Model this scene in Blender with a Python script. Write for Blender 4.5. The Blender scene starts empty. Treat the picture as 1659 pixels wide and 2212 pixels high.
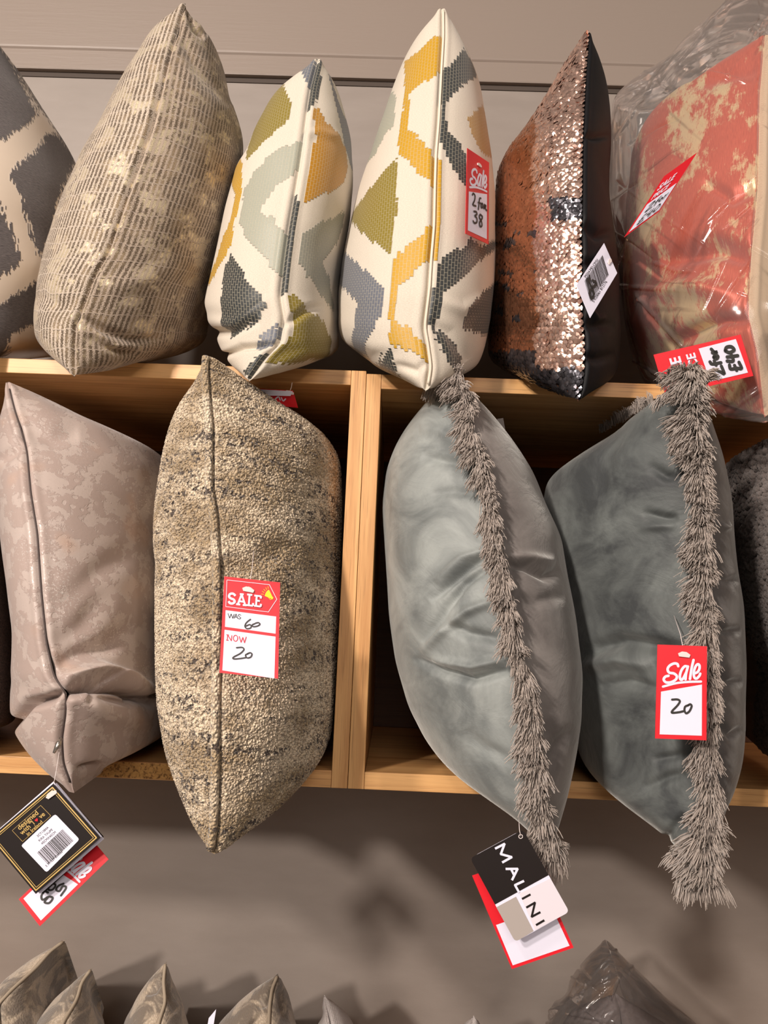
import bpy, math, random
import numpy as np
from mathutils import Matrix, Vector
random.seed(7); rng = np.random.default_rng(7)
S = bpy.context.scene
COL = S.collection
# ---------------------------------------------------------------- camera
W, H, FPX = 1659.0, 2212.0, 1597.0
CAM = np.array([0.0, -0.86, 1.50])
PITCH, YAW, ROLL = math.radians(9.0), math.radians(0.9), math.radians(2.35)
Fw = np.array([-math.sin(YAW)*math.cos(PITCH), math.cos(YAW)*math.cos(PITCH), math.sin(PITCH)])
R0 = np.array([math.cos(YAW), math.sin(YAW), 0.0]); U0 = np.cross(R0, Fw)
Rt = math.cos(ROLL)*R0 + math.sin(ROLL)*U0
Up = math.cos(ROLL)*U0 - math.sin(ROLL)*R0
cd = bpy.data.cameras.new('camera'); cam = bpy.data.objects.new('camera', cd); COL.objects.link(cam)
cd.sensor_fit = 'VERTICAL'; cd.sensor_height = 36; cd.lens = FPX/H*36; cd.clip_start = 0.01
m = Matrix.Identity(4)
for i in range(3):
    m[i][0] = Rt[i]; m[i][1] = Up[i]; m[i][2] = -Fw[i]; m[i][3] = CAM[i]
cam.matrix_world = m
S.camera = cam
# ---------------------------------------------------------------- light
S.view_settings.view_transform = 'Standard'; S.view_settings.look = 'None'
S.view_settings.gamma = 1; S.view_settings.exposure = 0.0
wd = bpy.data.worlds.new('world'); S.world = wd; wd.use_nodes = True
# dim warm shop around the shelves, with invented bright dots added for sparkle
wt = wd.node_tree; bg = wt.nodes['Background']; tc = wt.nodes.new('ShaderNodeTexCoord'); vo = wt.nodes.new('ShaderNodeTexVoronoi'); vo.inputs['Scale'].default_value = 5.5
ra = wt.nodes.new('ShaderNodeValToRGB'); ra.color_ramp.elements[0].position = .10; ra.color_ramp.elements[0].color = (1, 1, 1, 1); ra.color_ramp.elements[1].position = .13; ra.color_ramp.elements[1].color = (0, 0, 0, 1)
sx = wt.nodes.new('ShaderNodeSeparateXYZ'); gt = wt.nodes.new('ShaderNodeMath'); gt.operation = 'GREATER_THAN'; gt.inputs[1].default_value = .12
m1 = wt.nodes.new('ShaderNodeMath'); m1.operation = 'MULTIPLY'; m2_ = wt.nodes.new('ShaderNodeMath'); m2_.operation = 'MULTIPLY_ADD'; m2_.inputs[1].default_value = 3.2; m2_.inputs[2].default_value = .12
L_ = wt.links.new; L_(tc.outputs['Generated'], vo.inputs['Vector']); L_(vo.outputs['Distance'], ra.inputs[0]); L_(tc.outputs['Generated'], sx.inputs[0]); L_(sx.outputs[2], gt.inputs[0])
L_(ra.outputs[0], m1.inputs[0]); L_(gt.outputs[0], m1.inputs[1]); L_(m1.outputs[0], m2_.inputs[0]); L_(m2_.outputs[0], bg.inputs[1])
bg.inputs[0].default_value = (1.0, 0.89, 0.80, 1)
def area(name, loc, target, size, power, col):
    l = bpy.data.lights.new(name, 'AREA'); l.shape = 'DISK'; l.size = size; l.energy = power; l.color = col
    o = bpy.data.objects.new(name, l); COL.objects.link(o); o.location = loc
    o.rotation_euler = (Vector(target)-Vector(loc)).to_track_quat('-Z', 'Y').to_euler()
    return o
area('ceiling_spot_near', (-0.95, -1.35, 3.05), (0, 0, 1.4), 0.22, 9, (1.0, 0.885, 0.80))
area('ceiling_spot_key', (-1.60, -2.50, 3.00), (0, 0, 1.4), 0.22, 58, (1.0, 0.885, 0.80))
area('ceiling_spot_far', (-2.30, -3.90, 2.95), (0, 0, 1.4), 0.30, 132, (1.0, 0.885, 0.80))
area('ceiling_spot_fill', (1.6, -2.6, 3.05), (0, 0, 1.4), 0.30, 13, (1.0, 0.86, 0.76))
area('added_ambient_fill', (0.1, -3.2, 2.5), (0, 0, 1.1), 1.3, 21, (1.0, 0.89, 0.82))  # soft fill added to lift the ambient light, not a known fixture

# ---------------------------------------------------------------- helpers
def unp(px, py, Y):
    px = np.asarray(px, float); py = np.asarray(py, float); Y = np.asarray(Y, float)
    d = Fw + Rt*((px-W/2)/FPX)[..., None] - Up*((py-H/2)/FPX)[..., None]
    t = (Y-CAM[1])/d[..., 1]
    return CAM + d*t[..., None]
def pix(P):
    d = P-CAM; z = d@Fw
    return W/2+FPX*(d@Rt)/z, H/2-FPX*(d@Up)/z
def P3(x, y, Y): return unp(x, y, Y)
def poly_t(pts, n):
    """smooth resample of a polyline by arc length"""
    p = np.array(pts, float); d = np.r_[0, np.cumsum(np.linalg.norm(np.diff(p, axis=0), axis=1))]
    tt = np.linspace(0, d[-1], 400); q = np.stack([np.interp(tt, d, p[:, k]) for k in range(p.shape[1])], 1)
    k = 11; pad = np.concatenate([2*q[:1]-q[1:k+1][::-1], q, 2*q[-1:]-q[-k-1:-1][::-1]])
    w = np.hanning(2*k+1); w /= w.sum()
    q = np.stack([np.convolve(pad[:, i], w, 'valid') for i in range(q.shape[1])], 1)
    return np.stack([np.interp(np.linspace(0, 1, n), np.linspace(0, 1, 400), q[:, i]) for i in range(q.shape[1])], 1)
def outline_fn(pts):
    p = sorted([(y, x) for x, y in pts]); ys = np.array([a for a, b in p], float); xs = np.array([b for a, b in p], float)
    g = np.arange(ys[0]-60, ys[-1]+61, 2.0); v = np.interp(g, ys, xs)
    w = np.hanning(13); w /= w.sum(); v = np.convolve(np.pad(v, 6, 'edge'), w, 'valid')
    return lambda y: np.interp(y, g, v)
def link(o, parent=None):
    COL.objects.link(o)
    if parent is not None: o.parent = parent
    return o
def tag(o, label=None, cat=None, group=None, kind=None):
    if label: o['label'] = label
    if cat: o['category'] = cat
    if group: o['group'] = group
    if kind: o['kind'] = kind
    return o
def empty(name, loc=(0, 0, 0), **k):
    o = bpy.data.objects.new(name, None); o.empty_display_size = .02
    COL.objects.link(o); o.location = [float(v) for v in loc]; tag(o, **k); return o
def mesh_np(name, V, Fq, mat, parent=None, smooth=True, uv=None, attr=None, origin=None):
    """V (n,3) world, Fq (m,k) faces; vertices stored relative to parent/origin"""
    V = np.asarray(V, float); Fq = np.asarray(Fq)
    off = np.array(parent_world(parent)) if parent is not None else (np.array(origin) if origin is not None else np.zeros(3))
    me = bpy.data.meshes.new(name); n, k = Fq.shape
    me.vertices.add(len(V)); me.vertices.foreach_set('co', (V-off).astype(np.float32).ravel())
    me.loops.add(n*k); me.loops.foreach_set('vertex_index', Fq.astype(np.int32).ravel())
    me.polygons.add(n); me.polygons.foreach_set('loop_start', (np.arange(n)*k).astype(np.int32))
    me.polygons.foreach_set('loop_total', np.full(n, k, np.int32))
    me.polygons.foreach_set('use_smooth', np.full(n, smooth))
    me.update(calc_edges=True)
    if uv is not None:
        l = me.uv_layers.new(name='UVMap'); l.data.foreach_set('uv', uv[Fq.ravel()].astype(np.float32).ravel())
    if attr:
        for an, a in attr.items():
            c = me.color_attributes.new(an, 'FLOAT_COLOR', 'POINT'); c.data.foreach_set('color', a.astype(np.float32).ravel())
    me.materials.append(mat); me.validate()
    o = bpy.data.objects.new(name, me); link(o, parent)
    if parent is None and origin is not None: o.location = [float(v) for v in origin]
    return o
def parent_world(p):
    v = Vector((0, 0, 0))
    while p is not None: v = v + Vector(p.location); p = p.parent
    return v
class MB:
    def __init__(s): s.v = []; s.f = []
    def add(s, v, f):
        b = len(s.v); s.v += [tuple(map(float, q)) for q in v]; s.f += [tuple(i+b for i in q) for q in f]
    def box(s, x0, x1, y0, y1, z0, z1):
        s.add([(x, y, z) for x in (x0, x1) for y in (y0, y1) for z in (z0, z1)],
              [(0, 1, 3, 2), (4, 6, 7, 5), (0, 4, 5, 1), (2, 3, 7, 6), (0, 2, 6, 4), (1, 5, 7, 3)])
    def tube(s, pts, r, n=6):
        pts = [Vector(p) for p in pts]; b = len(s.v); vs = []
        for i, p in enumerate(pts):
            t = (pts[min(i+1, len(pts)-1)]-pts[max(i-1, 0)]).normalized()
            a = t.cross(Vector((0.3, 1, 0.1))).normalized(); c = t.cross(a)
            rr = r[i] if isinstance(r, (list, tuple)) else r
            vs += [p+(a*math.cos(6.2832*k/n)+c*math.sin(6.2832*k/n))*rr for k in range(n)]
        fs = [(i*n+k, i*n+(k+1) % n, (i+1)*n+(k+1) % n, (i+1)*n+k) for i in range(len(pts)-1) for k in range(n)]
        fs += [tuple(range(n))[::-1], tuple(range((len(pts)-1)*n, len(pts)*n))]
        s.add(vs, fs)
    def build(s, name, mat, parent=None, smooth=False, bevel=0, **k):
        off = parent_world(parent) if parent is not None else Vector((0, 0, 0))
        me = bpy.data.meshes.new(name); me.from_pydata([tuple(Vector(v)-off) for v in s.v], [], s.f)
        me.materials.append(mat); me.polygons.foreach_set('use_smooth', [smooth]*len(me.polygons)); me.update()
        o = bpy.data.objects.new(name, me); link(o, parent); tag(o, **k)
        if bevel:
            b = o.modifiers.new('bevel', 'BEVEL'); b.width = bevel; b.segments = 2; b.limit_method = 'ANGLE'
        return o
# ---------------------------------------------------------------- materials
def lin(c):
    c = [x/255 for x in c]; return tuple([(x/12.92 if x <= .04045 else ((x+.055)/1.055)**2.4) for x in c]+[1.0])
class NT:
    def __init__(s, name):
        s.m = bpy.data.materials.new(name); s.m.use_nodes = True; s.t = s.m.node_tree; s.n = s.t.nodes
        s.b = s.n['Principled BSDF']; s.out = s.n['Material Output']; s._tc = None
    def L(s, a, b): s.t.links.new(a, b)
    def node(s, typ, ins=None, **props):
        n = s.n.new(typ)
        for k, v in props.items(): setattr(n, k, v)
        for k, v in (ins or {}).items(): s.set(n.inputs[k], v)
        return n
    def set(s, sock, v):
        if isinstance(v, bpy.types.NodeSocket): s.L(v, sock)
        elif isinstance(v, (tuple, list)) and len(v) == 3 and sock.type == 'RGBA': sock.default_value = lin(v)
        else: sock.default_value = v
    def obj(s):
        if not s._tc: s._tc = s.node('ShaderNodeTexCoord')
        return s._tc.outputs['Object']
    def uv(s):
        if not s._tc: s._tc = s.node('ShaderNodeTexCoord')
        return s._tc.outputs['UV']
    def map(s, vec, scale=(1, 1, 1), rot=(0, 0, 0), loc=(0, 0, 0)):
        return s.node('ShaderNodeMapping', {'Vector': vec, 'Scale': scale, 'Rotation': rot, 'Location': loc}).outputs[0]
    def noise(s, vec, scale, detail=4, rough=.55, dist=0):
        return s.node('ShaderNodeTexNoise', {'Vector': vec, 'Scale': scale, 'Detail': detail, 'Roughness': rough, 'Distortion': dist}).outputs['Fac']
    def vor(s, vec, scale, feat='F1', out='Distance', **k):
        return s.node('ShaderNodeTexVoronoi', {'Vector': vec, 'Scale': scale, **k}, feature=feat).outputs[out]
    def wave(s, vec, scale, dist=0, dscale=1, detail=2, direction='X'):
        return s.node('ShaderNodeTexWave', {'Vector': vec, 'Scale': scale, 'Distortion': dist, 'Detail Scale': dscale, 'Detail': detail}, bands_direction=direction).outputs['Fac']
    def ramp(s, f, stops, interp='LINEAR'):
        n = s.node('ShaderNodeValToRGB', {'Fac': f}); r = n.color_ramp; r.interpolation = interp
        while len(r.elements) < len(stops): r.elements.new(.5)
        for e, (p, c) in zip(r.elements, stops):
            e.position = p; e.color = lin(c) if isinstance(c, (tuple, list)) else (c, c, c, 1)
        return n.outputs[0]
    def mix(s, f, a, b, mode='MIX'):
        n = s.node('ShaderNodeMix', data_type='RGBA', blend_type=mode)
        s.set(n.inputs[0], f); s.set(n.inputs[6], a); s.set(n.inputs[7], b); return n.outputs[2]
    def math(s, op, a, b=0.0, c=None):
        n = s.node('ShaderNodeMath', operation=op); s.set(n.inputs[0], a); s.set(n.inputs[1], b)
        if c is not None: s.set(n.inputs[2], c)
        return n.outputs[0]
    def attr(s, name): return s.node('ShaderNodeAttribute', attribute_name=name)
    def bump(s, h, strength=.5, dist=.002, prev=None):
        n = s.node('ShaderNodeBump', {'Height': h, 'Strength': strength, 'Distance': dist})
        if prev is not None: s.L(prev, n.inputs['Normal'])
        s.L(n.outputs[0], s.b.inputs['Normal']); return n.outputs[0]
    def P(s, **k):
        for a, v in k.items(): s.set(s.b.inputs[a.replace('_', ' ')], v)
        return s
def flat(name, col, rough=.6, **k):
    t = NT(name); t.P(Base_Color=col, Roughness=rough, **k); return t.m
def rgb(t, c): n = t.node('ShaderNodeRGB'); n.outputs[0].default_value = lin(c); return n.outputs[0]

def wood(name, light, dark, axis, rough=.45, chip=False):
    t = NT(name); o = t.obj(); sc = {'x': (1.2, 26, 26), 'z': (26, 26, 1.2)}[axis]
    v = t.map(o, sc)
    a = t.noise(v, 3.2, 6, .62, .6); b = t.noise(t.map(o, {'x': (6, 300, 300), 'z': (300, 300, 6)}[axis]), 2.0, 3, .6)
    c = t.mix(t.ramp(a, [(.40, 0.0), (.78, 1.0)]), light, dark)
    c = t.mix(t.ramp(b, [(.55, 0.0), (.70, .6)]), c, tuple(int(x*.72) for x in dark))
    t.P(Base_Color=c, Roughness=rough); t.bump(b, .15, .0006); return t.m
M = {}
M['oak_x'] = wood('oak_veneer_along', (224, 174, 114), (182, 124, 70), 'x')
M['oak_z'] = wood('oak_veneer_upright', (224, 174, 114), (182, 124, 70), 'z')
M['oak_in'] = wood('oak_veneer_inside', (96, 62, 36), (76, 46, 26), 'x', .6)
t = NT('chipboard_core'); n1 = t.vor(t.map(t.obj(), (260, 260, 420)), 1.0); n2 = t.noise(t.obj(), 240, 3, .7)
t.P(Base_Color=t.mix(t.ramp(n2, [(.5, 0.0), (.64, 1.0)]), (206, 158, 92), (120, 82, 44)), Roughness=.85); t.bump(n1, .8, .002); M['chip'] = t.m
t = NT('taupe_wall_paint'); n = t.noise(t.obj(), 700, 2, .5); nn = t.noise(t.map(t.obj(), (3, 3, 10)), 2.5, 5, .6)
t.P(Base_Color=t.mix(t.ramp(nn, [(.35, 0.0), (.7, 1.0)]), (141, 131, 123), (148, 138, 130)), Roughness=.5); t.bump(n, .10, .001); M['wall'] = t.m
t = NT('taupe_wood_paint'); n = t.noise(t.map(t.obj(), (4, 60, 60)), 3, 5, .6)
t.P(Base_Color=t.mix(t.ramp(t.noise(t.map(t.obj(), (8, 60, 90)), 2.2, 6, .7), [(.70, 0.0), (.76, .4)]), (142, 129, 119), (172, 156, 144)), Roughness=.42)
t.bump(n, .35, .0012); M['rail'] = t.m
M['groove'] = flat('groove_shade', (74, 64, 57), .8)

# ---------------------------------------------------------------- room
ZT = float(P3(757, 800, 0)[2]); ZTb = ZT-.0185
ZB = float(P3(753, 1666, 0)[2]); ZBb = ZB-.0185
XD0 = float(P3(757, 803, 0)[0]+P3(717, 1692, 0)[0])/2; XD1 = float(P3(823, 808, 0)[0]+P3(789, 1700, 0)[0])/2; XDm = (XD0+XD1)/2
print('shelf', ZT, ZB, 'divider', XD0, XD1, 'width', XD1-XD0)
YW = 0.40
b = MB(); b.box(-1.6, 1.6, YW, YW+.1, 0, 2.9); tag(b.build('wall_back', M['wall']), kind='structure')
zr = float(P3(740, 169, YW-.008)[2]); zr0 = float(P3(740, 186, YW)[2])
b = MB(); b.box(-1.6, 1.6, YW-.002, YW+.001, zr0, zr+.002); tag(b.build('groove_shade_strip', M['groove']), kind='structure')  # flat dark strip, its colour stands in for the shadow line under the rail
b = MB()   # painted rail with a shallow step
prof = [(YW+.001, zr), (YW-.010, zr), (YW-.011, zr+.002), (YW-.011, zr+.0405), (YW-.0135, zr+.0435), (YW-.014, zr+.047), (YW-.014, zr+.42), (YW+.001, zr+.42)]
n_ = len(prof); b.add([(x, y, z) for x in (-1.6, 1.6) for y, z in prof], [tuple(range(n_)), tuple(range(2*n_-1, n_-1, -1))]+[(k, (k+1) % n_, n_+(k+1) % n_, n_+k) for k in range(n_)])
tag(b.build('trim_2', M['rail']), kind='structure')
b = MB(); b.box(-1.6, 1.6, -3.5, YW, -.02, 0); tag(b.build('floor', flat('grey_floor', (120, 112, 104), .5)), kind='structure')
b = MB(); b.box(-1.6, 1.6, -3.5, YW, 2.9, 2.92)   # ceiling stays above the lamps' reach
# shelf units
def shelf_unit(x0, x1, side, label, dz):
    root = empty('shelf_unit', (0.5*(x0+x1), YW/2, ZBb), label=label, cat='shelf', group='oak shelf units')
    yb = YW-.002
    def part(nm, mat, *bx, **k):
        q = MB(); q.box(*bx); return q.build(nm, mat, root, bevel=.0006, **k)
    s0, s1 = (x1-.018, x1) if side == 'r' else (x0, x0+.018)
    t0, t1 = (x0, s0-.0003) if side == 'r' else (s1+.0003, x1)
    part('side_panel', M['oak_z'], s0, s1, 0, yb, ZBb, ZT+dz)
    part('top_board', M['oak_x'], t0, t1, 0, yb, ZTb+dz, ZT+dz)
    part('bottom_board', M['oak_x'], t0, t1, 0, yb, ZBb, ZB)
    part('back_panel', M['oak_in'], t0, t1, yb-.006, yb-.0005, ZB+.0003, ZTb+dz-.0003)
    e0, e1 = (x0, x0+.018) if side == 'r' else (x1-.018, x1)
    part('side_panel', M['oak_z'], e0, e1, 0.0005, yb-.007, ZB+.0003, ZTb+dz-.0003)
    return root
XA = -.90; XB = .90
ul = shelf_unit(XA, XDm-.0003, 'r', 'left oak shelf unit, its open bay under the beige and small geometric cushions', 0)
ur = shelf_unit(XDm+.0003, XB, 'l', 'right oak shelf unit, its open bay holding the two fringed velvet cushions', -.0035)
q = MB(); xc0 = float(P3(200, 1660, 0)[0]); xc1 = float(P3(392, 1670, 0)[0])
NXc = 60
vs = []; fs = []
for i in range(NXc+1):
    for j in range(7):
        jj = random.uniform(-.0006, .0006) if 0 < j < 6 else 0
        vs.append((xc0+(xc1-xc0)*i/NXc, -.0006+jj, ZBb+.0012+(.0165)*j/6))
for i in range(NXc):
    for j in range(6):
        a = i*7+j; fs.append((a, a+7, a+8, a+1))
q.add(vs, fs); q.build('bare_chipboard_edge', M['chip'], ul, label='patch where the edge strip has torn off the chipboard')

# ---------------------------------------------------------------- cushions
NOISE = [(rng.normal(size=3), rng.uniform(0, 6.28)) for _ in range(26)]
def sn(P, scale, seed=0):
    o = np.zeros(len(P))
    for k in range(8):
        d, ph = NOISE[(k+seed*3) % 26]; e, p2 = NOISE[(k+seed*5+7) % 26]
        o += np.sin(P@d*scale+ph+1.3*np.sin(P@e*scale*.7+p2))
    return o/8
def in_poly(px, py, poly):
    c = np.zeros(px.shape, bool); n = len(poly)
    for i in range(n):
        x0, y0 = poly[i]; x1, y1 = poly[(i+1) % n]
        if y0 == y1: continue
        k = ((y0 > py) != (y1 > py)) & (px < (x1-x0)*(py-y0)/(y1-y0)+x0); c ^= k
    return c
def seg_dist(px, py, pl):
    d = np.full(px.shape, 1e9); tt = np.zeros(px.shape); n = len(pl)-1
    for i in range(n):
        ax, ay = pl[i]; bx, by = pl[i+1]; L2 = (bx-ax)**2+(by-ay)**2
        t = np.clip(((px-ax)*(bx-ax)+(py-ay)*(by-ay))/L2, 0, 1)
        q = np.hypot(px-ax-t*(bx-ax), py-ay-t*(by-ay)); k = q < d
        d[k] = q[k]; tt[k] = (i+t[k])/n
    return d, tt
class Cushion: pass
def cushion(kind, label, seam, left, right, Yf, back_top, back_bot, mats, NTu=110, NV=260, cap=.17, folds=(), noise=(.0015, 30),
            floor=None, ceil=None, xlim=None, pattern=None, fa=.5, fb=.7, cat='cushion', parts=('front_panel', 'back_panel'), gpow=.5,
            piping=None, seed=0, groove=.0035, group=None, roof=0.0):
    c = Cushion()
    sp = poly_t(seam, NV); vv = np.linspace(0, 1, NV)
    Yv = np.interp(vv, np.linspace(0, 1, len(Yf)), Yf)
    k = np.hanning(41); k /= k.sum(); Yv = np.convolve(np.pad(Yv, 20, 'edge'), k, 'valid')
    Sm = unp(sp[:, 0], sp[:, 1], Yv)
    BT = unp(*back_top); BB = unp(*back_bot)
    B = BT+(BB-BT)*vv[:, None]
    u = np.linspace(0, 1, NTu)**2.0
    um = fa/(fa+fb); f = (u/um)**fa*((1-u)/(1-um))**fb
    d = B-Sm; nrm = np.stack([-d[:, 1], d[:, 0], 0*d[:, 0]], 1); nrm /= np.linalg.norm(nrm, axis=1)[:, None]   # points -x (left)
    g = (1-np.abs(2*vv-1)**2.2)**gpow
    res = []
    for side in (0, 1):
        fn = outline_fn([left, right][side]); sg = 1 if side == 0 else -1
        base = Sm[:, None, :]+d[:, None, :]*u[None, :, None]
        lo = np.zeros(NV); hi = cap*np.maximum(g, .002)
        def bad(a):
            P = base+sg*nrm[:, None, :]*(a[:, None]*f[None])[..., None]
            x, y = pix(P.reshape(-1, 3)); x = x.reshape(NV, NTu); y = y.reshape(NV, NTu)
            e = (fn(y)-x) if side == 0 else (x-fn(y))
            e[:, f < .3] = -1
            return e.max(1) > 0
        b1 = bad(hi)
        lo = np.where(b1, lo, hi)
        hh = hi.copy()
        for _ in range(22):
            mid = .5*(lo+hh); bb = bad(mid); hh = np.where(bb, mid, hh); lo = np.where(bb, lo, mid)
        a = lo; kk = np.hanning(max(5, NV//24*2+1)); kk /= kk.sum(); h2 = len(kk)//2
        a = np.convolve(np.pad(a, h2, 'edge'), kk, 'valid'); a = np.minimum(a, cap*g)
        P = base+sg*nrm[:, None, :]*(a[:, None]*f[None])[..., None]
        # edge seams bow inwards
        Pf = P.reshape(-1, 3)
        def normals(P):
            du = np.gradient(P, axis=1); dv = np.gradient(P, axis=0)
            n = np.cross(du, dv); n /= (np.linalg.norm(n, axis=2)[..., None]+1e-12)
            s = np.sign((n*(sg*nrm[:, None, :])).sum(2)); s[s == 0] = 1
            return n*s[..., None]
        N = normals(P)
        X, Y = pix(Pf); X = X.reshape(NV, NTu); Y = Y.reshape(NV, NTu)
        ss = np.concatenate([np.zeros((NV, 1)), np.cumsum(np.linalg.norm(np.diff(P, axis=1), axis=2), axis=1)], 1)
        edge = np.clip(ss/.03, 0, 1)*np.clip((1-u)/.1, 0, 1)[None]*np.clip(np.minimum(vv, 1-vv)/.06, 0, 1)[:, None]
        disp = noise[0]*sn(Pf, noise[1], seed+side).reshape(NV, NTu)*edge
        for (sd, pl, wpx, dep) in folds:
            if sd != side: continue
            q, tt = seg_dist(X, Y, pl)
            disp += dep*np.exp(-(q/wpx)**2)*np.sin(np.pi*np.clip(.12+.88*tt, 0, 1))**.6*(u[None] < .75)
        P = P+N*disp[..., None]
        gr = groove*np.exp(-(ss/.0022)**2)-groove*.55*np.exp(-((ss-.007)/.004)**2)
        P[..., 1] += gr
        if floor is not None:
            zf = np.where(P[..., 1] > -.006, floor+.001, floor+.001-(-.006-P[..., 1])*1.6)
            P[..., 2] = np.maximum(P[..., 2], zf)
        if ceil is not None:
            zc = np.where(P[..., 1] > -.006, ceil-.002, ceil-.002+(-.006-P[..., 1])*2.2)
            P[..., 2] = np.minimum(P[..., 2], zc)
        if xlim is not None:
            ins = P[..., 1] > -.01; ex = np.where(ins, 0, (-.01-P[..., 1])*2.0)
            if xlim[0] is not None: P[..., 0] = np.maximum(P[..., 0], xlim[0]+.001-ex)
            if xlim[1] is not None: P[..., 0] = np.minimum(P[..., 0], xlim[1]-.001+ex)
        P[..., 1] = np.minimum(P[..., 1], YW-.014 if floor is None or floor < ZT-.01 else YW-.018)
        res.append((P, ss, X, Y, N))
    allP = np.concatenate([r[0].reshape(-1, 3) for r in res])
    loc = ((allP[:, 0].min()+allP[:, 0].max())/2, (allP[:, 1].min()+allP[:, 1].max())/2, allP[:, 2].min())
    c.root = empty(kind, loc, label=label, cat=cat, group=group)
    ii = np.arange(NV*NTu).reshape(NV, NTu)
    F = np.stack([ii[:-1, :-1], ii[1:, :-1], ii[1:, 1:], ii[:-1, 1:]], -1).reshape(-1, 4)
    zz = np.r_[0, np.cumsum(np.linalg.norm(np.diff(Sm, axis=0), axis=1))]; zz = zz[-1]-zz
    for side in (0, 1):
        P, ss, X, Y, N = res[side]
        sgn = -1 if side == 0 else 1
        UV = np.stack([(ss*sgn), np.broadcast_to(zz[:, None], ss.shape)], -1)
        at = None
        if pattern:
            at = {'pat': pattern(side, UV, X, Y)}
        FF = F if side == 1 else F[:, ::-1]
        mesh_np(parts[side], P.reshape(-1, 3), FF, mats[side], c.root, uv=UV.reshape(-1, 2), attr=at)
    c.res = res; c.Sm = Sm; c.sp = sp
    if piping:
        r, off, mat, nm = piping
        pts = Sm.copy()[3:-3:max(1, NV//90)]; pts[:, 1] -= off
        q = MB(); q.tube(pts, r, 8); q.build(nm, mat, c.root, smooth=True)
    return c
def stitched(polys, base, cw=.0042, ch=.0068, jag=0.0):
    def fn(side, UV, X, Y):
        shp = X.shape; out = np.zeros(shp+(4,)); out[:] = list(base[:3])+[0]
        s = UV[..., 0]; z = UV[..., 1]
        ci = np.floor(s/cw); cz = np.floor(z/ch+.5*(ci % 2))
        sc = (ci+.5)*cw; zc = (cz+.5-.5*(ci % 2))*ch
        # look the pixel of the stitch centre up on the grid
        zrow = z[:, 0]; NV = len(zrow)
        r = np.interp(-zc, -zrow, np.arange(NV)); r = np.clip(np.rint(r).astype(int), 0, NV-1)
        # column lookup: nearest arclength using row's own spacing
        sr = np.abs(s); tgt = np.abs(sc)
        cols = np.zeros(shp, int)
        for i in range(NV): cols[i] = np.clip(np.searchsorted(sr[i], tgt[i]), 0, shp[1]-1)
        px = X[r, cols]; py = Y[r, cols]
        if jag:
            h = np.sin(ci*12.9898+cz*78.233)*43758.5453; px = px+(h-np.floor(h)-.5)*jag
        lim = np.argmin(X, 1) if side == 0 else np.argmax(X, 1)
        for (sd, colr, poly) in polys:
            if sd != side: continue
            k = in_poly(px, py, poly); out[k] = list(colr)+[1]
        return out.reshape(-1, 4)
    return fn
C1 = lambda pts: [(x/2.5714, y/2.5714) for x, y in pts]
C2 = lambda pts: [(400+x/2.4397, 80+y/2.4397) for x, y in pts]
MUS = lin((200, 152, 6))[:3]; OLV = lin((138, 120, 36))[:3]; CHA = lin((50, 54, 54))[:3]; GBL = lin((108, 112, 122))[:3]; SIL = lin((168, 170, 154))[:3]
CRM = lin((226, 214, 194))[:3]; ORM = lin((186, 130, 4))[:3]
def fabric_stitch(name):
    t = NT(name); a = t.attr('pat'); uv = t.uv()
    br = t.node('ShaderNodeTexBrick', {'Vector': t.map(uv, (1, 1, 1), (0, 0, math.pi/2)), 'Scale': 1.0, 'Mortar Size': .00030, 'Mortar Smooth': .2,
                                       'Brick Width': .0068, 'Row Height': .0042, 'Color1': (1, 1, 1, 1), 'Color2': (.86, .86, .86, 1), 'Mortar': (0, 0, 0, 1)}, offset=.5, squash=1)
    fac = br.outputs['Fac']
    cc = t.mix(1.0, a.outputs['Color'], br.outputs['Color'], 'MULTIPLY')
    th = t.wave(t.map(uv, (1, 1, 1)), 520, 2, 3, 2, 'X')
    emb = t.mix(t.math('MULTIPLY', fac, .45), a.outputs['Color'], (222, 212, 184))
    emb = t.mix(t.math('MULTIPLY', th, .22), emb, (30, 30, 25))
    wv = t.noise(t.map(uv, (500, 1500, 1)), 1.0, 3, .6)
    base = t.mix(t.ramp(wv, [(.35, 0.0), (.65, 1.0)]), (196, 186, 170), (216, 206, 190))
    col = t.mix(a.outputs['Alpha'], base, emb)
    h = t.math('ADD', t.math('MULTIPLY', a.outputs['Alpha'], t.math('SUBTRACT', 1.6, fac)), t.math('MULTIPLY', wv, .35))
    t.P(Base_Color=col, Roughness=t.math('SUBTRACT', .85, t.math('MULTIPLY', a.outputs['Alpha'], .42)), Sheen_Weight=.15)
    t.bump(h, .75, .0011); return t.m
M['stitch'] = fabric_stitch('cream_embroidered_cloth')
M['cream'] = flat('cream_cloth_edge', (226, 214, 194), .85)

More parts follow.
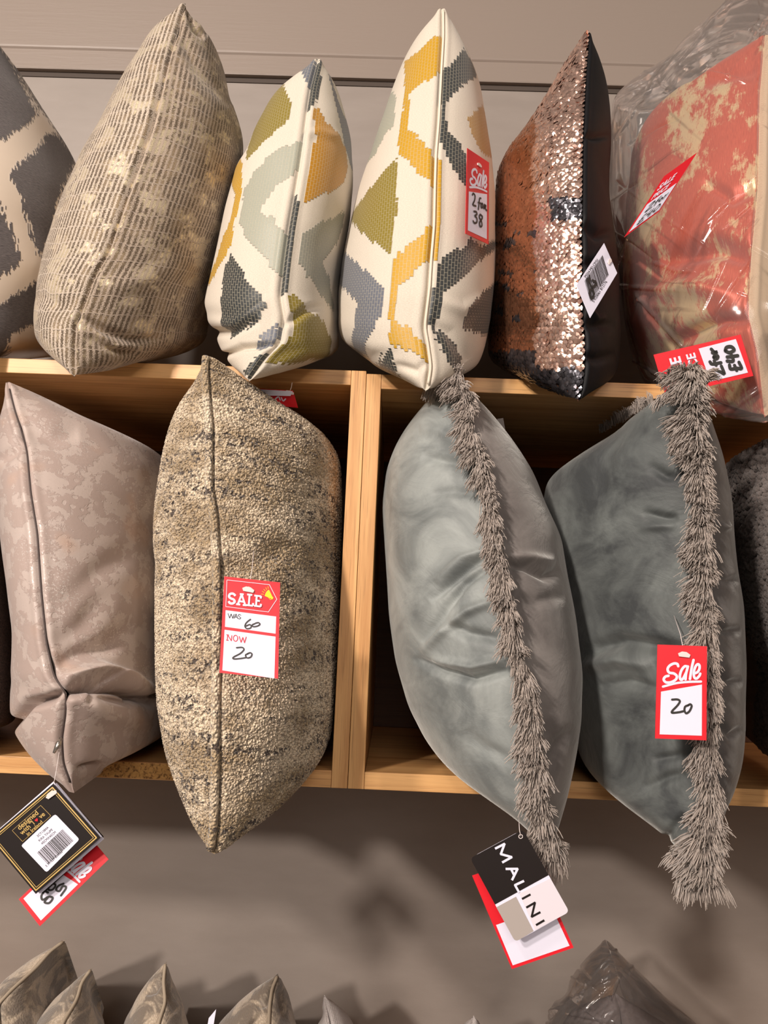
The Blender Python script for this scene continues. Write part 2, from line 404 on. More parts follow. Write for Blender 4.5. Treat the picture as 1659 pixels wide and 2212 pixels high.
# --- grey and cream ikat cushion at the far left
t = NT('ikat_velvet'); a = t.attr('pat'); uv = t.uv(); pn = t.noise(t.map(uv, (160, 900, 1)), 1.0, 4, .65)
dk = t.mix(t.ramp(pn, [(.3, 0.0), (.7, 1.0)]), (58, 52, 52), (108, 99, 97))
t.P(Base_Color=t.mix(a.outputs['Alpha'], (206, 190, 172), dk), Roughness=t.math('ADD', .32, t.math('MULTIPLY', a.outputs['Alpha'], .5)), Sheen_Weight=.2)
t.bump(t.math('MULTIPLY', a.outputs['Alpha'], pn), .8, .002); M['ikat'] = t.m
ik = [(1, CHA, C1(p)) for p in (
    [(-400, -100), (0, 240), (100, 400), (170, 560), (205, 640), (160, 690), (80, 740), (0, 790), (-300, 900)],
    [(100, 395), (200, 560), (280, 680), (430, 880), (460, 880), (300, 560), (100, 300)],
    [(275, 740), (330, 760), (430, 880), (330, 1110), (300, 1300), (215, 1430), (180, 1300), (130, 1130), (60, 960), (110, 910), (180, 860)],
    [(-200, 1000), (0, 1120), (40, 1220), (80, 1300), (120, 1470), (60, 1500), (0, 1540), (-200, 1600)],
    [(300, 1500), (195, 1570), (100, 1630), (0, 1690), (-100, 1750), (-100, 1990), (30, 1990), (60, 1870), (180, 1800), (300, 1900), (420, 1700)])]
cushion('ikat_cushion', 'grey and cream ikat cushion cut off by the left edge, top row', [(-80, 10), (-120, 200), (-130, 450), (-115, 650), (-70, 790)],
        [(-80, 5), (-250, 200), (-300, 450), (-260, 700), (-80, 800)],
        [(-70, 5), (0, 85), (40, 150), (80, 215), (125, 285), (165, 345), (205, 500), (200, 640), (150, 745), (110, 768), (20, 792)],
        (.02, -.04, -.05), (150, 430, .34), (120, 770, .33), (M['ikat'], M['ikat']), NTu=240, NV=380, pattern=stitched(ik, CRM, .0014, .0060, 16), floor=ZT, cap=.22)

# --- beige ribbed metallic cushion
def ribbed(name, tint):
    t = NT(name); uv = t.uv()
    row = t.math('ADD', t.node('ShaderNodeSeparateXYZ', {0: uv}).outputs[1], t.math('MULTIPLY', t.noise(uv, 14, 3), .022))
    row = t.math('ADD', row, t.math('MULTIPLY', t.noise(t.map(uv, (1, .25, 1)), 60, 2), .007)); fl = t.math('FLOOR', t.math('DIVIDE', row, .0215)); fr = t.math('FRACT', t.math('DIVIDE', row, .0215))
    cx = t.node('ShaderNodeCombineXYZ', {0: t.math('ADD', t.node('ShaderNodeSeparateXYZ', {0: uv}).outputs[0], t.math('MULTIPLY', t.math('SINE', t.math('MULTIPLY', fl, 12.9)), .0023)), 1: row, 2: 0.0}).outputs[0]
    rib = t.wave(t.map(cx, (1, .45, 1)), 50, 5.0, 26, 3, 'X')
    line = t.ramp(fr, [(0.0, 1.0), (.07, 0.0), (.95, 0.0), (1.0, 1.0)])
    pale = t.math('MAXIMUM', t.ramp(t.math('ADD', rib, t.math('MULTIPLY', t.math('SUBTRACT', t.noise(t.map(uv, (1, .5, 1)), 38, 3, .7), .5), .9)), [(.44, 0.0), (.56, 1.0)]), line)
    gap = t.ramp(t.noise(t.map(uv, (1, .6, 1)), 45, 2, .6), [(.36, 0.0), (.52, 1.0)])
    gold = t.ramp(t.noise(uv, 26, 4, .65), [(.52, 0.0), (.60, 1.0)])
    dark = t.mix(gap, (140, 120, 92), (88, 72, 52))
    dark = t.mix(gold, dark, (222, 205, 170))
    col = t.mix(pale, dark, tint)
    t.P(Base_Color=col, Roughness=t.math('SUBTRACT', .78, t.math('MULTIPLY', gold, .36)), Metallic=t.math('MULTIPLY', t.math('MULTIPLY', gold, t.math('SUBTRACT', 1.0, pale)), .65), Sheen_Weight=.2)
    t.bump(t.math('ADD', pale, t.math('MULTIPLY', t.noise(uv, 900, 2), .35)), .8, .0016); return t.m
M['rib'] = ribbed('beige_ribbed_velvet', (196, 180, 162)); M['rib2'] = ribbed('beige_ribbed_velvet_back', (176, 158, 140))
cushion('ribbed_cushion', 'tall beige ribbed cushion with a metallic shimmer, top row between the ikat and geometric cushions',
        [(400, 4), (385, 60), (362, 136), (327, 272), (288, 381), (268, 440), (233, 545), (202, 599), (178, 665), (162, 700), (158, 760), (158, 812)],
        [(398, 2), (370, 18), (330, 60), (290, 120), (250, 190), (215, 260), (175, 330), (150, 385), (118, 460), (95, 540), (78, 610), (71, 680), (73, 730), (85, 757), (105, 780), (125, 803), (150, 817)],
        [(404, 2), (432, 12), (450, 50), (465, 90), (485, 150), (500, 220), (518, 270), (527, 310), (520, 400), (500, 520), (460, 660), (440, 750), (425, 775), (410, 784), (270, 788), (240, 800), (190, 815), (160, 818)],
        (0.0, -.06, -.09, -.10, -.09), (440, 300, .30), (380, 765, .32), (M['rib'], M['rib2']), floor=ZT, cap=.16, NV=300,
        folds=[(1, [(180, 690), (230, 715), (290, 735), (350, 730)], 10, -.010), (1, [(200, 730), (250, 760), (300, 765)], 9, -.008), (1, [(190, 700), (240, 745), (285, 752)], 6, .005),
               (1, [(405, 10), (425, 60), (445, 80)], 8, -.010), (1, [(390, 70), (430, 150), (500, 230)], 14, -.005), (0, [(90, 640), (130, 660), (170, 650)], 16, -.003),
               (1, [(250, 620), (330, 600), (420, 560)], 22, .004)])

# --- small geometric cushion
g2 = [(0, OLV, [(515, 250), (560, 360), (550, 420), (510, 470), (430, 530), (380, 590), (318, 660), (325, 590), (350, 520), (380, 430), (430, 350)]),
      (0, SIL, [(610, 545), (590, 700), (540, 745), (480, 780), (440, 840), (400, 890), (400, 930), (460, 960), (520, 1020), (530, 1060), (510, 1250), (470, 1240), (430, 1180), (340, 1080), (285, 980), (300, 870), (310, 800), (360, 720), (430, 640), (520, 580)]),
      (0, MUS, [(290, 640), (300, 660), (297, 800), (278, 900), (255, 990), (245, 1090), (210, 1150), (150, 1260), (120, 1310), (100, 1310), (160, 1180), (200, 1050), (240, 960), (262, 830), (240, 760), (255, 700)]),
      (0, CHA, [(240, 1140), (300, 1240), (370, 1340), (435, 1410), (385, 1480), (330, 1520), (230, 1590), (200, 1520), (185, 1420), (195, 1250), (215, 1190)]),
      (0, MUS, [(80, 1530), (160, 1600), (180, 1670), (90, 1680), (30, 1640), (40, 1540)]),
      (0, GBL, [(510, 1515), (500, 1600), (440, 1630), (360, 1650), (360, 1610), (450, 1540)]),
      (0, GBL, [(600, 150), (640, 90), (690, 95), (680, 180), (655, 270), (630, 230), (610, 180)]),
      (0, CHA, [(420, 1665), (425, 1700), (340, 1800), (305, 1770), (370, 1690)]),
      (1, CHA, [(695, 130), (722, 130), (715, 250), (690, 350), (655, 390), (625, 385), (640, 300), (665, 200)]),
      (1, ORM, [(685, 370), (710, 380), (745, 450), (800, 500), (850, 590), (858, 680), (830, 780), (760, 820), (700, 840), (640, 872), (622, 865), (640, 760), (660, 620), (690, 540), (680, 430)]),
      (1, GBL, [(745, 130), (780, 250), (820, 370), (880, 500), (900, 680), (880, 700), (840, 560), (800, 370), (760, 220)]),
      (1, CHA, [(580, 830), (612, 870), (600, 960), (570, 1080), (555, 1200), (545, 1340), (510, 1370), (490, 1360), (495, 1260), (515, 1180), (540, 1000), (560, 880)]),
      (1, lin((150, 150, 138))[:3], [(840, 910), (830, 1000), (800, 1090), (740, 1160), (725, 1200), (760, 1270), (790, 1440), (740, 1400), (700, 1330), (620, 1230), (595, 1190), (600, 1100), (620, 1030), (700, 980), (780, 960)]),
      (1, OLV, [(550, 1355), (600, 1380), (660, 1440), (740, 1510), (775, 1610), (750, 1690), (650, 1700), (560, 1710), (440, 1720), (440, 1690), (520, 1620), (570, 1570), (575, 1500), (555, 1420)])]
cushion('geometric_cushion', 'smaller cream cushion with grey and mustard stitched diamonds, no tag on its front',
        C2([(700, 108), (660, 260), (640, 390), (620, 540), (600, 680), (580, 800), (545, 1000), (520, 1180), (500, 1360), (510, 1430), (520, 1480), (500, 1610), (420, 1690), (335, 1810)]),
        [(686, 124), (646, 133), (613, 170), (580, 223), (552, 269), (531, 326), (511, 350), (486, 449), (466, 539), (449, 613), (433, 687), (420, 736), (427, 785), (460, 805), (531, 822), (540, 828)],
        [(690, 124), (703, 127), (720, 166), (740, 223), (757, 293), (763, 359), (762, 408), (755, 480), (740, 560), (732, 620), (730, 695), (731, 756), (724, 793), (690, 803), (610, 814), (545, 828)],
        (.02, -.05, -.08, -.09, -.08), (700, 330, .26), (640, 770, .29), (M['stitch'], M['stitch']), group='cream cushions with stitched diamonds', NTu=300, NV=440, floor=ZT, cap=.13,
        pattern=stitched([(s, c, C2(p)) for s, c, p in g2], CRM), piping=None, seed=1,
        folds=[(0, [(432, 720), (500, 718), (560, 690)], 9, -.006), (0, [(470, 775), (520, 750), (600, 745)], 7, -.008), (1, [(620, 700), (660, 670), (700, 660)], 9, -.005),
               (1, [(640, 300), (690, 285), (740, 300)], 10, .003), (0, [(440, 690), (500, 700), (590, 640)], 12, .003), (1, [(600, 790), (660, 760), (720, 760)], 12, .004)])

# --- large geometric cushion
g3 = [(0, MUS, [(1345, -20), (1350, 180), (1280, 230), (1220, 250), (1180, 300), (1180, 380), (1165, 470), (1220, 520), (1280, 590), (1330, 650), (1330, 800), (1270, 750), (1210, 700), (1170, 650), (1120, 620), (1130, 480), (1150, 380), (1155, 250), (1155, 130), (1220, 80), (1290, 20)]),
      (0, SIL, [(1080, 280), (1110, 310), (1100, 460), (1050, 520), (1000, 620), (950, 680), (900, 760), (890, 740), (930, 610), (980, 460), (1030, 340)]),
      (0, OLV, [(1115, 630), (1115, 900), (1085, 1165), (1040, 1120), (980, 1070), (920, 1020), (868, 960), (900, 900), (970, 800), (1050, 710)]),
      (0, MUS, [(1320, 975), (1305, 1180), (1240, 1210), (1180, 1260), (1120, 1300), (1105, 1450), (1110, 1510), (1170, 1530), (1260, 1620), (1290, 1680), (1275, 1710), (1190, 1660), (1130, 1640), (1080, 1620), (1070, 1500), (1085, 1370), (1090, 1170), (1140, 1130), (1230, 1050)]),
      (0, GBL, [(800, 1090), (880, 1170), (960, 1240), (1050, 1330), (1040, 1450), (990, 1540), (950, 1600), (940, 1740), (890, 1760), (870, 1690), (875, 1600), (890, 1520), (905, 1400), (850, 1340), (790, 1290), (790, 1200)]),
      (0, CHA, [(1080, 1640), (1090, 1700), (1145, 1830), (1060, 1790), (1015, 1740), (1030, 1680)]),
      (1, MUS, [(1320, 635), (1355, 640), (1345, 900), (1335, 1170), (1300, 1170), (1290, 1140), (1300, 900), (1305, 700)]),
      (1, CHA, [(1470, 60), (1510, 130), (1540, 210), (1480, 240), (1420, 290), (1385, 330), (1370, 400), (1385, 500), (1440, 540), (1480, 620), (1475, 780), (1430, 720), (1370, 620), (1350, 560), (1350, 400), (1335, 280), (1345, 180), (1400, 150), (1440, 100)]),
      (1, lin((190, 146, 74))[:3], [(1570, 360), (1610, 480), (1640, 650), (1560, 600), (1520, 520), (1490, 430), (1530, 390)]),
      (1, CHA, [(1500, 1060), (1560, 1100), (1660, 1060), (1620, 1130), (1540, 1190), (1480, 1250), (1410, 1310), (1370, 1340), (1350, 1440), (1320, 1530), (1280, 1530), (1290, 1420), (1320, 1300), (1335, 1190), (1400, 1140), (1470, 1100)]),
      (1, CHA, [(1660, 1270), (1640, 1430), (1600, 1570), (1530, 1560), (1465, 1530), (1480, 1440), (1540, 1370)]),
      (1, CHA, [(1310, 1540), (1370, 1550), (1430, 1600), (1465, 1680), (1450, 1770), (1400, 1730), (1350, 1640), (1320, 1590)]),
      (0, OLV, [(1262, 1620), (1305, 1600), (1300, 1750), (1285, 1760)])]
T3 = cushion('geometric_cushion', 'larger cream cushion with grey and mustard stitched diamonds, a 2 for 38 tag on it',
        [(955, 15)]+C2([(1355, 0), (1345, 170), (1330, 450), (1315, 620), (1310, 780), (1305, 1000), (1290, 1170), (1280, 1330), (1255, 1530), (1270, 1610), (1288, 1740), (1268, 1862)]),
        [(953, 13), (920, 50), (895, 85), (870, 130), (850, 185), (830, 240), (810, 300), (790, 360), (770, 430), (755, 490), (740, 560), (731, 640), (731, 700), (740, 755), (757, 789), (787, 801), (828, 814), (868, 830), (915, 845)],
        [(957, 13), (968, 20), (985, 60), (1010, 110), (1035, 170), (1050, 250), (1062, 330), (1070, 420), (1070, 520), (1068, 620), (1060, 700), (1045, 760), (1025, 800), (990, 825), (940, 844)],
        (0.0, -.06, -.10, -.12, -.11), (955, 330, .30), (905, 775, .32), (M['stitch'], M['stitch']), group='cream cushions with stitched diamonds', NTu=320, NV=520, floor=ZT, cap=.17,
        pattern=stitched([(s, c, C2(p)) for s, c, p in g3], CRM), seed=2,
        folds=[(0, [(860, 790), (900, 800), (925, 780)], 9, -.004), (1, [(935, 700), (970, 720), (1010, 780)], 12, -.004), (0, [(745, 740), (800, 770), (870, 760)], 16, -.003), (1, [(950, 650), (1000, 670), (1050, 640)], 14, .003)])
q = MB(); pp = T3.Sm[6:-6:5].copy(); pp[:, 1] -= .0015; pp[:, 0] += .0015; q.tube(pp, .0016, 6); q.build('seam', M['cream'], T3.root, smooth=True)

# --- sequin cushion
t = NT('black_satin'); uv = t.uv(); n = t.noise(t.map(uv, (900, 60, 1)), 1.0, 3, .6)
t.P(Base_Color=t.mix(n, (10, 9, 11), (20, 19, 22)), Roughness=.6, Specular_IOR_Level=.25); t.bump(n, .35, .0008); M['satin'] = t.m
M['seq_back'] = flat('sequin_backing_cloth', (120, 78, 58), .6)
T4 = cushion('sequin_cushion', 'rose gold sequin cushion with a black satin back and a white barcode tag',
        [(1272, 66), (1264, 150), (1257, 300), (1254, 500), (1256, 680), (1261, 740), (1260, 800), (1250, 866)],
        [(1264, 64), (1242, 100), (1217, 150), (1182, 210), (1142, 270), (1102, 320), (1078, 370), (1070, 450), (1066, 550), (1060, 700), (1058, 780), (1125, 814), (1172, 835), (1212, 855), (1247, 870)],
        [(1275, 66), (1290, 110), (1310, 170), (1318, 230), (1320, 300), (1315, 420), (1325, 480), (1332, 540), (1338, 600), (1342, 700), (1338, 780), (1330, 815), (1300, 840), (1268, 860), (1252, 870)],
        (0.0, -.06, -.10, -.11, -.10), (1235, 350, .31), (1190, 780, .33), (M['seq_back'], M['satin']), floor=ZT, cap=.18, seed=3, fa=.62,
        parts=('sequin_backing', 'back_panel'),
        folds=[(1, [(1255, 290), (1285, 296), (1318, 292)], 7, -.005), (1, [(1258, 480), (1290, 510), (1325, 500)], 10, -.006), (1, [(1258, 560), (1300, 580), (1335, 570)], 9, -.006),
               (1, [(1262, 700), (1290, 704), (1330, 700)], 12, -.005), (1, [(1258, 650), (1290, 690), (1310, 686)], 6, .004), (1, [(1262, 770), (1290, 775), (1330, 765)], 10, -.005)])
t = NT('sequin_foil'); a = t.attr('pat'); t.P(Base_Color=a.outputs['Color'], Metallic=.9, Roughness=.25); M['sequin'] = t.m
def sequins(c):
    P, ss, X, Y, N = c.res[0]; V = []; F = []; A = []
    zz = np.r_[0, np.cumsum(np.linalg.norm(np.diff(c.Sm, axis=0), axis=1))]
    rows = int(zz[-1]/.0040); K = 8; base = 0
    for r in range(rows):
        z = (r+.3)*.0040; i = min(np.searchsorted(zz, z), len(zz)-1)
        ns = int(min(ss[i, -1]*.62, .30)/.0056)
        for k in range(ns):
            s = (k+.5*(r % 2)+.15)*.0056; j = min(np.searchsorted(ss[i], s), ss.shape[1]-1)
            p = P[i, j].copy(); n = N[i, j].copy(); x, y = X[i, j], Y[i, j]
            j2 = sn(np.array([[x/60, y/30, 0]]), 1.4, 2)[0]; j3 = sn(np.array([[x/22, y/9, 1]]), 1.6, 4)[0]
            dark = (y > 792 + 25*j2 and x > 1120) or (430 < y < 478 and x > 1190+10*j3) or (j3 > .36 and x < 1160 and 480 < y < 700) or (x < 1160 and y > 760)
            zone = (1255-x)/(1255-1068+1e-6)
            if dark: col = np.array([.13, .125, .14])*rng.uniform(.7, 1.6)
            elif zone > .52+.10*j2: col = np.array(lin((206, 146, 112))[:3])*rng.uniform(.75, 1.1)
            else: col = np.array(lin((240, 200, 182))[:3])*rng.uniform(.72, 1.25)
            tilt = .34*j3+rng.normal()*(.22 if zone < .5 else .12)
            up = np.array([0, 0, 1.]); side = np.cross(n, up); side /= np.linalg.norm(side)+1e-9; u2 = np.cross(side, n)
            nn = n+u2*(-.10+.8*tilt)+side*rng.normal()*(.16 if zone < .5 else .08); nn /= np.linalg.norm(nn)
            side = np.cross(nn, up); side /= np.linalg.norm(side)+1e-9; u2 = np.cross(side, nn)
            p = p+n*(.0016+.0008*rng.random())
            if dark and rng.random() < .5: nn = nn
            V.append(p+nn*.0006); A.append(list(col)+[1])
            for q in range(K):
                an = 6.2832*q/K; V.append(p+(side*math.cos(an)+u2*math.sin(an))*.0038); A.append(list(col)+[1])
            F += [(base, base+1+q, base+1+(q+1) % K) for q in range(K)]; base += K+1
    # a loose line of sequins down the seam
    o = mesh_np('sequins', np.array(V), np.array(F), M['sequin'], c.root, smooth=False, attr={'pat': np.array(A)})
    o['kind'] = 'stuff'; o['label'] = 'overlapping rose gold sequins turning pewter at the bottom'
sequins(T4)

# --- coral cushion in a clear bag
t = NT('coral_metallic_cloth'); uv = t.uv()
n1 = t.noise(t.map(uv, (1.1, .5, 1)), 12, 7, .72); n2 = t.noise(t.map(uv, (900, 90, 1)), 1.0, 3, .6)
pat = t.math('ADD', n1, t.math('MULTIPLY', t.math('SUBTRACT', n2, .5), .12)); mk = t.ramp(pat, [(.505, 0.0), (.560, 1.0)])
cor = t.mix(n2, (152, 52, 36), (206, 98, 70)); t.P(Base_Color=t.mix(mk, cor, (228, 204, 158)), Roughness=t.math('SUBTRACT', .46, t.math('MULTIPLY', mk, .14)), Metallic=t.math('ADD', t.math('MULTIPLY', mk, .25), .25), Sheen_Weight=.3)
t.bump(n2, .4, .0008); M['coral'] = t.m
t = NT('beige_linen'); uv = t.uv(); n = t.wave(uv, 380, 1, 2, 2, 'DIAGONAL'); t.P(Base_Color=t.mix(n, (176, 152, 124), (206, 184, 156)), Roughness=.85); t.bump(n, .5, .0008); M['linen'] = t.m
T5 = cushion('coral_cushion', 'coral cushion with gold blotches inside a clear plastic bag at the right edge',
        [(1655, 72), (1644, 200), (1640, 400), (1625, 560), (1620, 680), (1640, 760), (1655, 900)],
        [(1640, 74), (1590, 92), (1540, 115), (1490, 155), (1430, 210), (1385, 270), (1365, 330), (1355, 420), (1350, 500), (1347, 600), (1353, 690), (1375, 760), (1410, 815), (1480, 856), (1560, 885), (1645, 905)],
        [(1660, 72), (1720, 100), (1780, 200), (1810, 400), (1810, 700), (1760, 850), (1665, 905)],
        (-.02, -.06, -.09, -.10, -.085), (1560, 350, .30), (1540, 800, .33), (M['coral'], M['linen']), floor=ZT, cap=.34, gpow=.22, fa=.75, seed=4, noise=(.0055, 26),
        folds=[(0, [(1440, 560), (1540, 530), (1630, 560)], 22, -.020), (0, [(1400, 640), (1500, 620), (1600, 640)], 22, .014), (0, [(1450, 745), (1550, 690), (1620, 690)], 16, -.018), (0, [(1500, 180), (1560, 160), (1640, 150)], 16, -.008), (0, [(1530, 400), (1580, 430), (1640, 400)], 14, -.008)])
t = NT('clear_plastic_film'); nz = t.noise(t.map(t.obj(), (9, 9, 4), (.2, .6, .3)), 1.3, 2, .5, .8); nz2 = t.vor(t.map(t.obj(), (22, 22, 13), (.5, .4, .7)), 1.0, 'F1')
bmp = t.node('ShaderNodeBump', {'Height': t.math('ADD', t.math('MULTIPLY', nz, 1.0), t.math('MULTIPLY', nz2, .6)), 'Strength': 1.0, 'Distance': .006})
fr = t.node('ShaderNodeFresnel', {'IOR': 1.5, 'Normal': bmp.outputs[0]})
gl = t.node('ShaderNodeBsdfGlossy', {'Color': (1, .97, .95, 1), 'Roughness': .12, 'Normal': bmp.outputs[0]}); tr = t.node('ShaderNodeBsdfTransparent', {'Color': (.985, .98, .98, 1)})
df = t.node('ShaderNodeBsdfDiffuse', {'Color': (.8, .76, .74, 1)})
mx = t.node('ShaderNodeMixShader', {0: t.math('MULTIPLY', fr.outputs[0], .85), 1: tr.outputs[0], 2: gl.outputs[0]}); m2 = t.node('ShaderNodeMixShader', {0: .055, 1: mx.outputs[0], 2: df.outputs[0]})
t.L(m2.outputs[0], t.out.inputs[0]); M['film'] = t.m
def crease(P, sc, seed):   # sharp ridged folds of stiff film
    a = sn(P, sc, seed); b = sn(P, sc*1.7, seed+1)
    return (1-np.abs(a)*3).clip(-1, 1)*.6+(1-np.abs(b)*3).clip(-1, 1)*.4
def bag(c, label, left, right, seam, Yf, bt, bb, floor, cap, seedb):
    r_ = random.Random(seedb); fl_ = []
    xs = [p[0] for p in left]+[p[0] for p in right]; ys = [p[1] for p in left]
    for _ in range(64):
        x = r_.uniform(min(xs)+20, max(xs)-20); y = r_.uniform(min(ys), min(max(ys)-30, 2300 if min(ys) > 1500 else 1e4)); a = math.radians(r_.choice((r_.uniform(25, 70), r_.uniform(25, 70), r_.uniform(-50, 0)))); L_ = r_.uniform(40, 190)
        fl_.append((0 if r_.random() < .75 else 1, [(x-L_*math.cos(a), y+L_*math.sin(a)), (x, y+r_.uniform(-8, 8)), (x+L_*math.cos(a), y-L_*math.sin(a))], r_.uniform(1.8, 4), r_.choice((1, 1, -1))*r_.uniform(.0015, .0042)))
    k = cushion('plastic_bag', label, seam, left, right, Yf, bt, bb, (M['film'], M['film']), floor=floor, cap=cap*1.3, gpow=.22, seed=seedb, fa=.6, parts=('film', 'film'), cat='bag', NTu=260, NV=420, noise=(.0, 20), groove=0, folds=fl_)
    for ch in k.root.children:
        me = ch.data; co = np.zeros(len(me.vertices)*3, np.float32); me.vertices.foreach_get('co', co); co = co.reshape(-1, 3)
        nn = np.zeros(len(me.vertices)*3, np.float32); me.vertices.foreach_get('normal', nn); nn = nn.reshape(-1, 3)
        rot = co@np.array([[.8, .1, .5], [0, 1, 0], [-.35, 0, .9]])
        co += nn*(.0022*crease(rot*np.array([1, 1, .35]), 11, seedb))[:, None]
        me.vertices.foreach_set('co', co.ravel()); me.update()
    return k
bag(T5, 'clear crinkled plastic bag around the coral cushion',
    [(1610, -60), (1585, -5), (1530, 30), (1492, 60), (1462, 95), (1453, 122), (1380, 150), (1330, 190), (1320, 260), (1308, 380), (1311, 480), (1333, 560), (1343, 650), (1356, 720), (1375, 790), (1405, 850), (1460, 885), (1540, 906), (1645, 914)],
    [(1630, -60), (1740, 0), (1810, 100), (1850, 400), (1850, 700), (1800, 850), (1665, 914)],
    [(1640, -60), (1640, 60), (1636, 200), (1632, 400), (1618, 560), (1612, 680), (1632, 760), (1652, 912)],
    (-.03, -.075, -.108, -.118, -.102), (1560, 150, .32), (1530, 790, .34), ZT, .30, 5)

# --- taupe blotched cushion (lower row, left)
t = NT('taupe_foil_velvet'); uv = t.uv(); nz = t.noise(uv, 30, 4, .6)
wv = t.node('ShaderNodeVectorMath', {0: uv, 1: t.node('ShaderNodeCombineXYZ', {0: t.math('MULTIPLY', nz, .02), 1: t.math('MULTIPLY', nz, .014), 2: 0.0}).outputs[0]}, operation='ADD').outputs[0]
bl = t.ramp(t.noise(wv, 34, 7, .66), [(.50, 0.0), (.525, 1.0)]); dots = t.ramp(t.vor(wv, 105, 'F1', 'Distance'), [(.26, 1.0), (.31, 0.0)])
dots = t.math('MULTIPLY', dots, t.ramp(t.noise(uv, 9, 2), [(.48, 0.0), (.56, 1.0)])); mk = t.math('MAXIMUM', bl, dots)
spk = t.math('MULTIPLY', t.ramp(t.noise(uv, 420, 3, .6), [(.55, 0.0), (.62, 1.0)]), t.ramp(t.noise(uv, 7, 3), [(.5, 0.0), (.62, 1.0)]))
pch = t.ramp(t.noise(uv, 11, 2), [(.57, 0.0), (.66, 1.0)])
c0 = t.mix(mk, (170, 151, 142), (187, 171, 162)); c0 = t.mix(t.math('MULTIPLY', pch, .5), c0, (188, 152, 128)); c0 = t.mix(t.math('MULTIPLY', spk, .8), c0, (238, 228, 220))
t.P(Base_Color=c0, Roughness=t.math('SUBTRACT', .60, t.math('ADD', t.math('MULTIPLY', mk, .16), t.math('MULTIPLY', spk, .2))), Metallic=t.math('MULTIPLY', spk, .6), Sheen_Weight=.25)
t.bump(t.math('ADD', t.math('MULTIPLY', mk, -.6), t.math('MULTIPLY', t.noise(uv, 260, 3), .3)), .45, .0012); M['kira'] = t.m
M1 = cushion('taupe_cushion', 'taupe cushion with a blotchy foil print and a folded lower corner, lower shelf at left',
        [(15, 823), (22, 855), (31, 890), (42, 922), (56, 973), (64, 1064), (78, 1150), (87, 1281), (98, 1389), (115, 1463), (141, 1497), (139, 1541), (131, 1597), (134, 1649), (158, 1714)],
        [(13, 822), (9, 832), (12, 853), (3, 886), (-4, 912), (-12, 1000), (0, 1146), (26, 1367), (25, 1440), (22, 1532), (28, 1580), (56, 1623), (100, 1669), (145, 1706), (157, 1715)],
        [(17, 822), (28, 823), (82, 855), (165, 890), (208, 912), (260, 934), (308, 947), (351, 964), (385, 1050), (392, 1300), (385, 1500), (365, 1600), (351, 1612), (304, 1625), (252, 1643), (200, 1669), (160, 1715)],
        (-.04, -.10, -.13, -.14, -.12), (330, 985, .32), (330, 1590, .32), (M['kira'], M['kira']), floor=ZB, ceil=ZTb, cap=.19, seed=5, NV=340, fa=.55, gpow=.42,
        folds=[(1, [(128, 1502), (190, 1484), (250, 1492), (340, 1524)], 9, -.030), (1, [(150, 1462), (210, 1446), (270, 1468), (335, 1500)], 15, .018), (0, [(22, 1570), (60, 1520), (100, 1512), (138, 1495)], 9, -.020),
               (1, [(120, 1440), (170, 1412), (230, 1396), (300, 1340)], 20, -.010), (1, [(150, 1500), (230, 1540), (330, 1560)], 22, .007), (1, [(120, 1400), (180, 1350), (240, 1260)], 26, -.005), (1, [(150, 1290), (220, 1230), (300, 1180)], 26, -.004),
               (1, [(60, 930), (110, 945), (170, 940)], 20, -.006), (0, [(8, 990), (30, 970), (52, 930)], 12, -.008), (1, [(175, 1660), (200, 1655), (225, 1650)], 7, -.010), (1, [(240, 1460), (215, 1475), (185, 1520)], 7, -.008), (1, [(340, 1500), (280, 1520), (200, 1505)], 6, -.010)])
q = MB(); pp = M1.Sm[6:334:4].copy(); pp[:, 1] += .0022; q.tube(pp, .0009, 6); zo_ = q.build('zip', flat('zip_taupe', (70, 58, 54), .6), M1.root, smooth=True)
zp = P3(122, 1606, -.150); q = MB(); q.tube([P3(130, 1596, -.145), P3(126, 1608, -.150), P3(116, 1627, -.152)], [.0022, .0028, .0012], 6)
q.build('zip_pull', flat('zip_metal', (190, 182, 172), .25, Metallic=.9), zo_, smooth=True)

# --- dark cushion sliver far left, lower row
t = NT('dark_brown_weave'); uv = t.uv(); n = t.vor(t.map(uv, (1, 1.6, 1)), 420, 'F1'); t.P(Base_Color=t.mix(n, (104, 84, 76), (38, 30, 28)), Roughness=.7); t.bump(n, .9, .002); M['dkbrown'] = t.m
cushion('brown_cushion', 'dark brown woven cushion, a sliver beside the taupe cushion at the left edge', [(-120, 930), (-130, 1250), (-110, 1600)],
        [(-120, 925), (-260, 1250), (-120, 1610)], [(-118, 925), (-40, 1000), (10, 1120), (30, 1350), (36, 1500), (34, 1560), (0, 1585), (-110, 1606)],
        (-.05, -.07, -.05), (-60, 1050, .3), (-60, 1560, .3), (M['dkbrown'], M['dkbrown']), floor=ZB, ceil=ZTb, cap=.2, seed=6)

# --- oatmeal boucle cushion
t = NT('oatmeal_boucle'); uv = t.uv(); ob = t.obj()
lp = t.vor(ob, 340, 'F1'); fine = t.noise(ob, 800, 2, .6); big = t.noise(t.map(ob, (1, .6, 1.5)), 13, 4, .65)
streak = t.noise(t.map(ob, (12, 8, 62), (0, -.35, 0)), 1.0, 3, .62, .7); pit = t.noise(ob, 190, 2, .6)
dk = t.math('MULTIPLY', t.ramp(pit, [(.535, 0.0), (.565, 1.0)]), t.ramp(streak, [(.48, .12), (.58, 1.0)]))
c0 = t.mix(t.ramp(big, [(.44, 0.0), (.58, 1.0)]), (250, 230, 200), (188, 164, 128)); c0 = t.mix(t.ramp(lp, [(.35, 0.0), (.85, .8)]), c0, (132, 114, 92))
c0 = t.mix(dk, c0, (84, 70, 60)); t.P(Base_Color=c0, Roughness=.82, Sheen_Weight=.25)
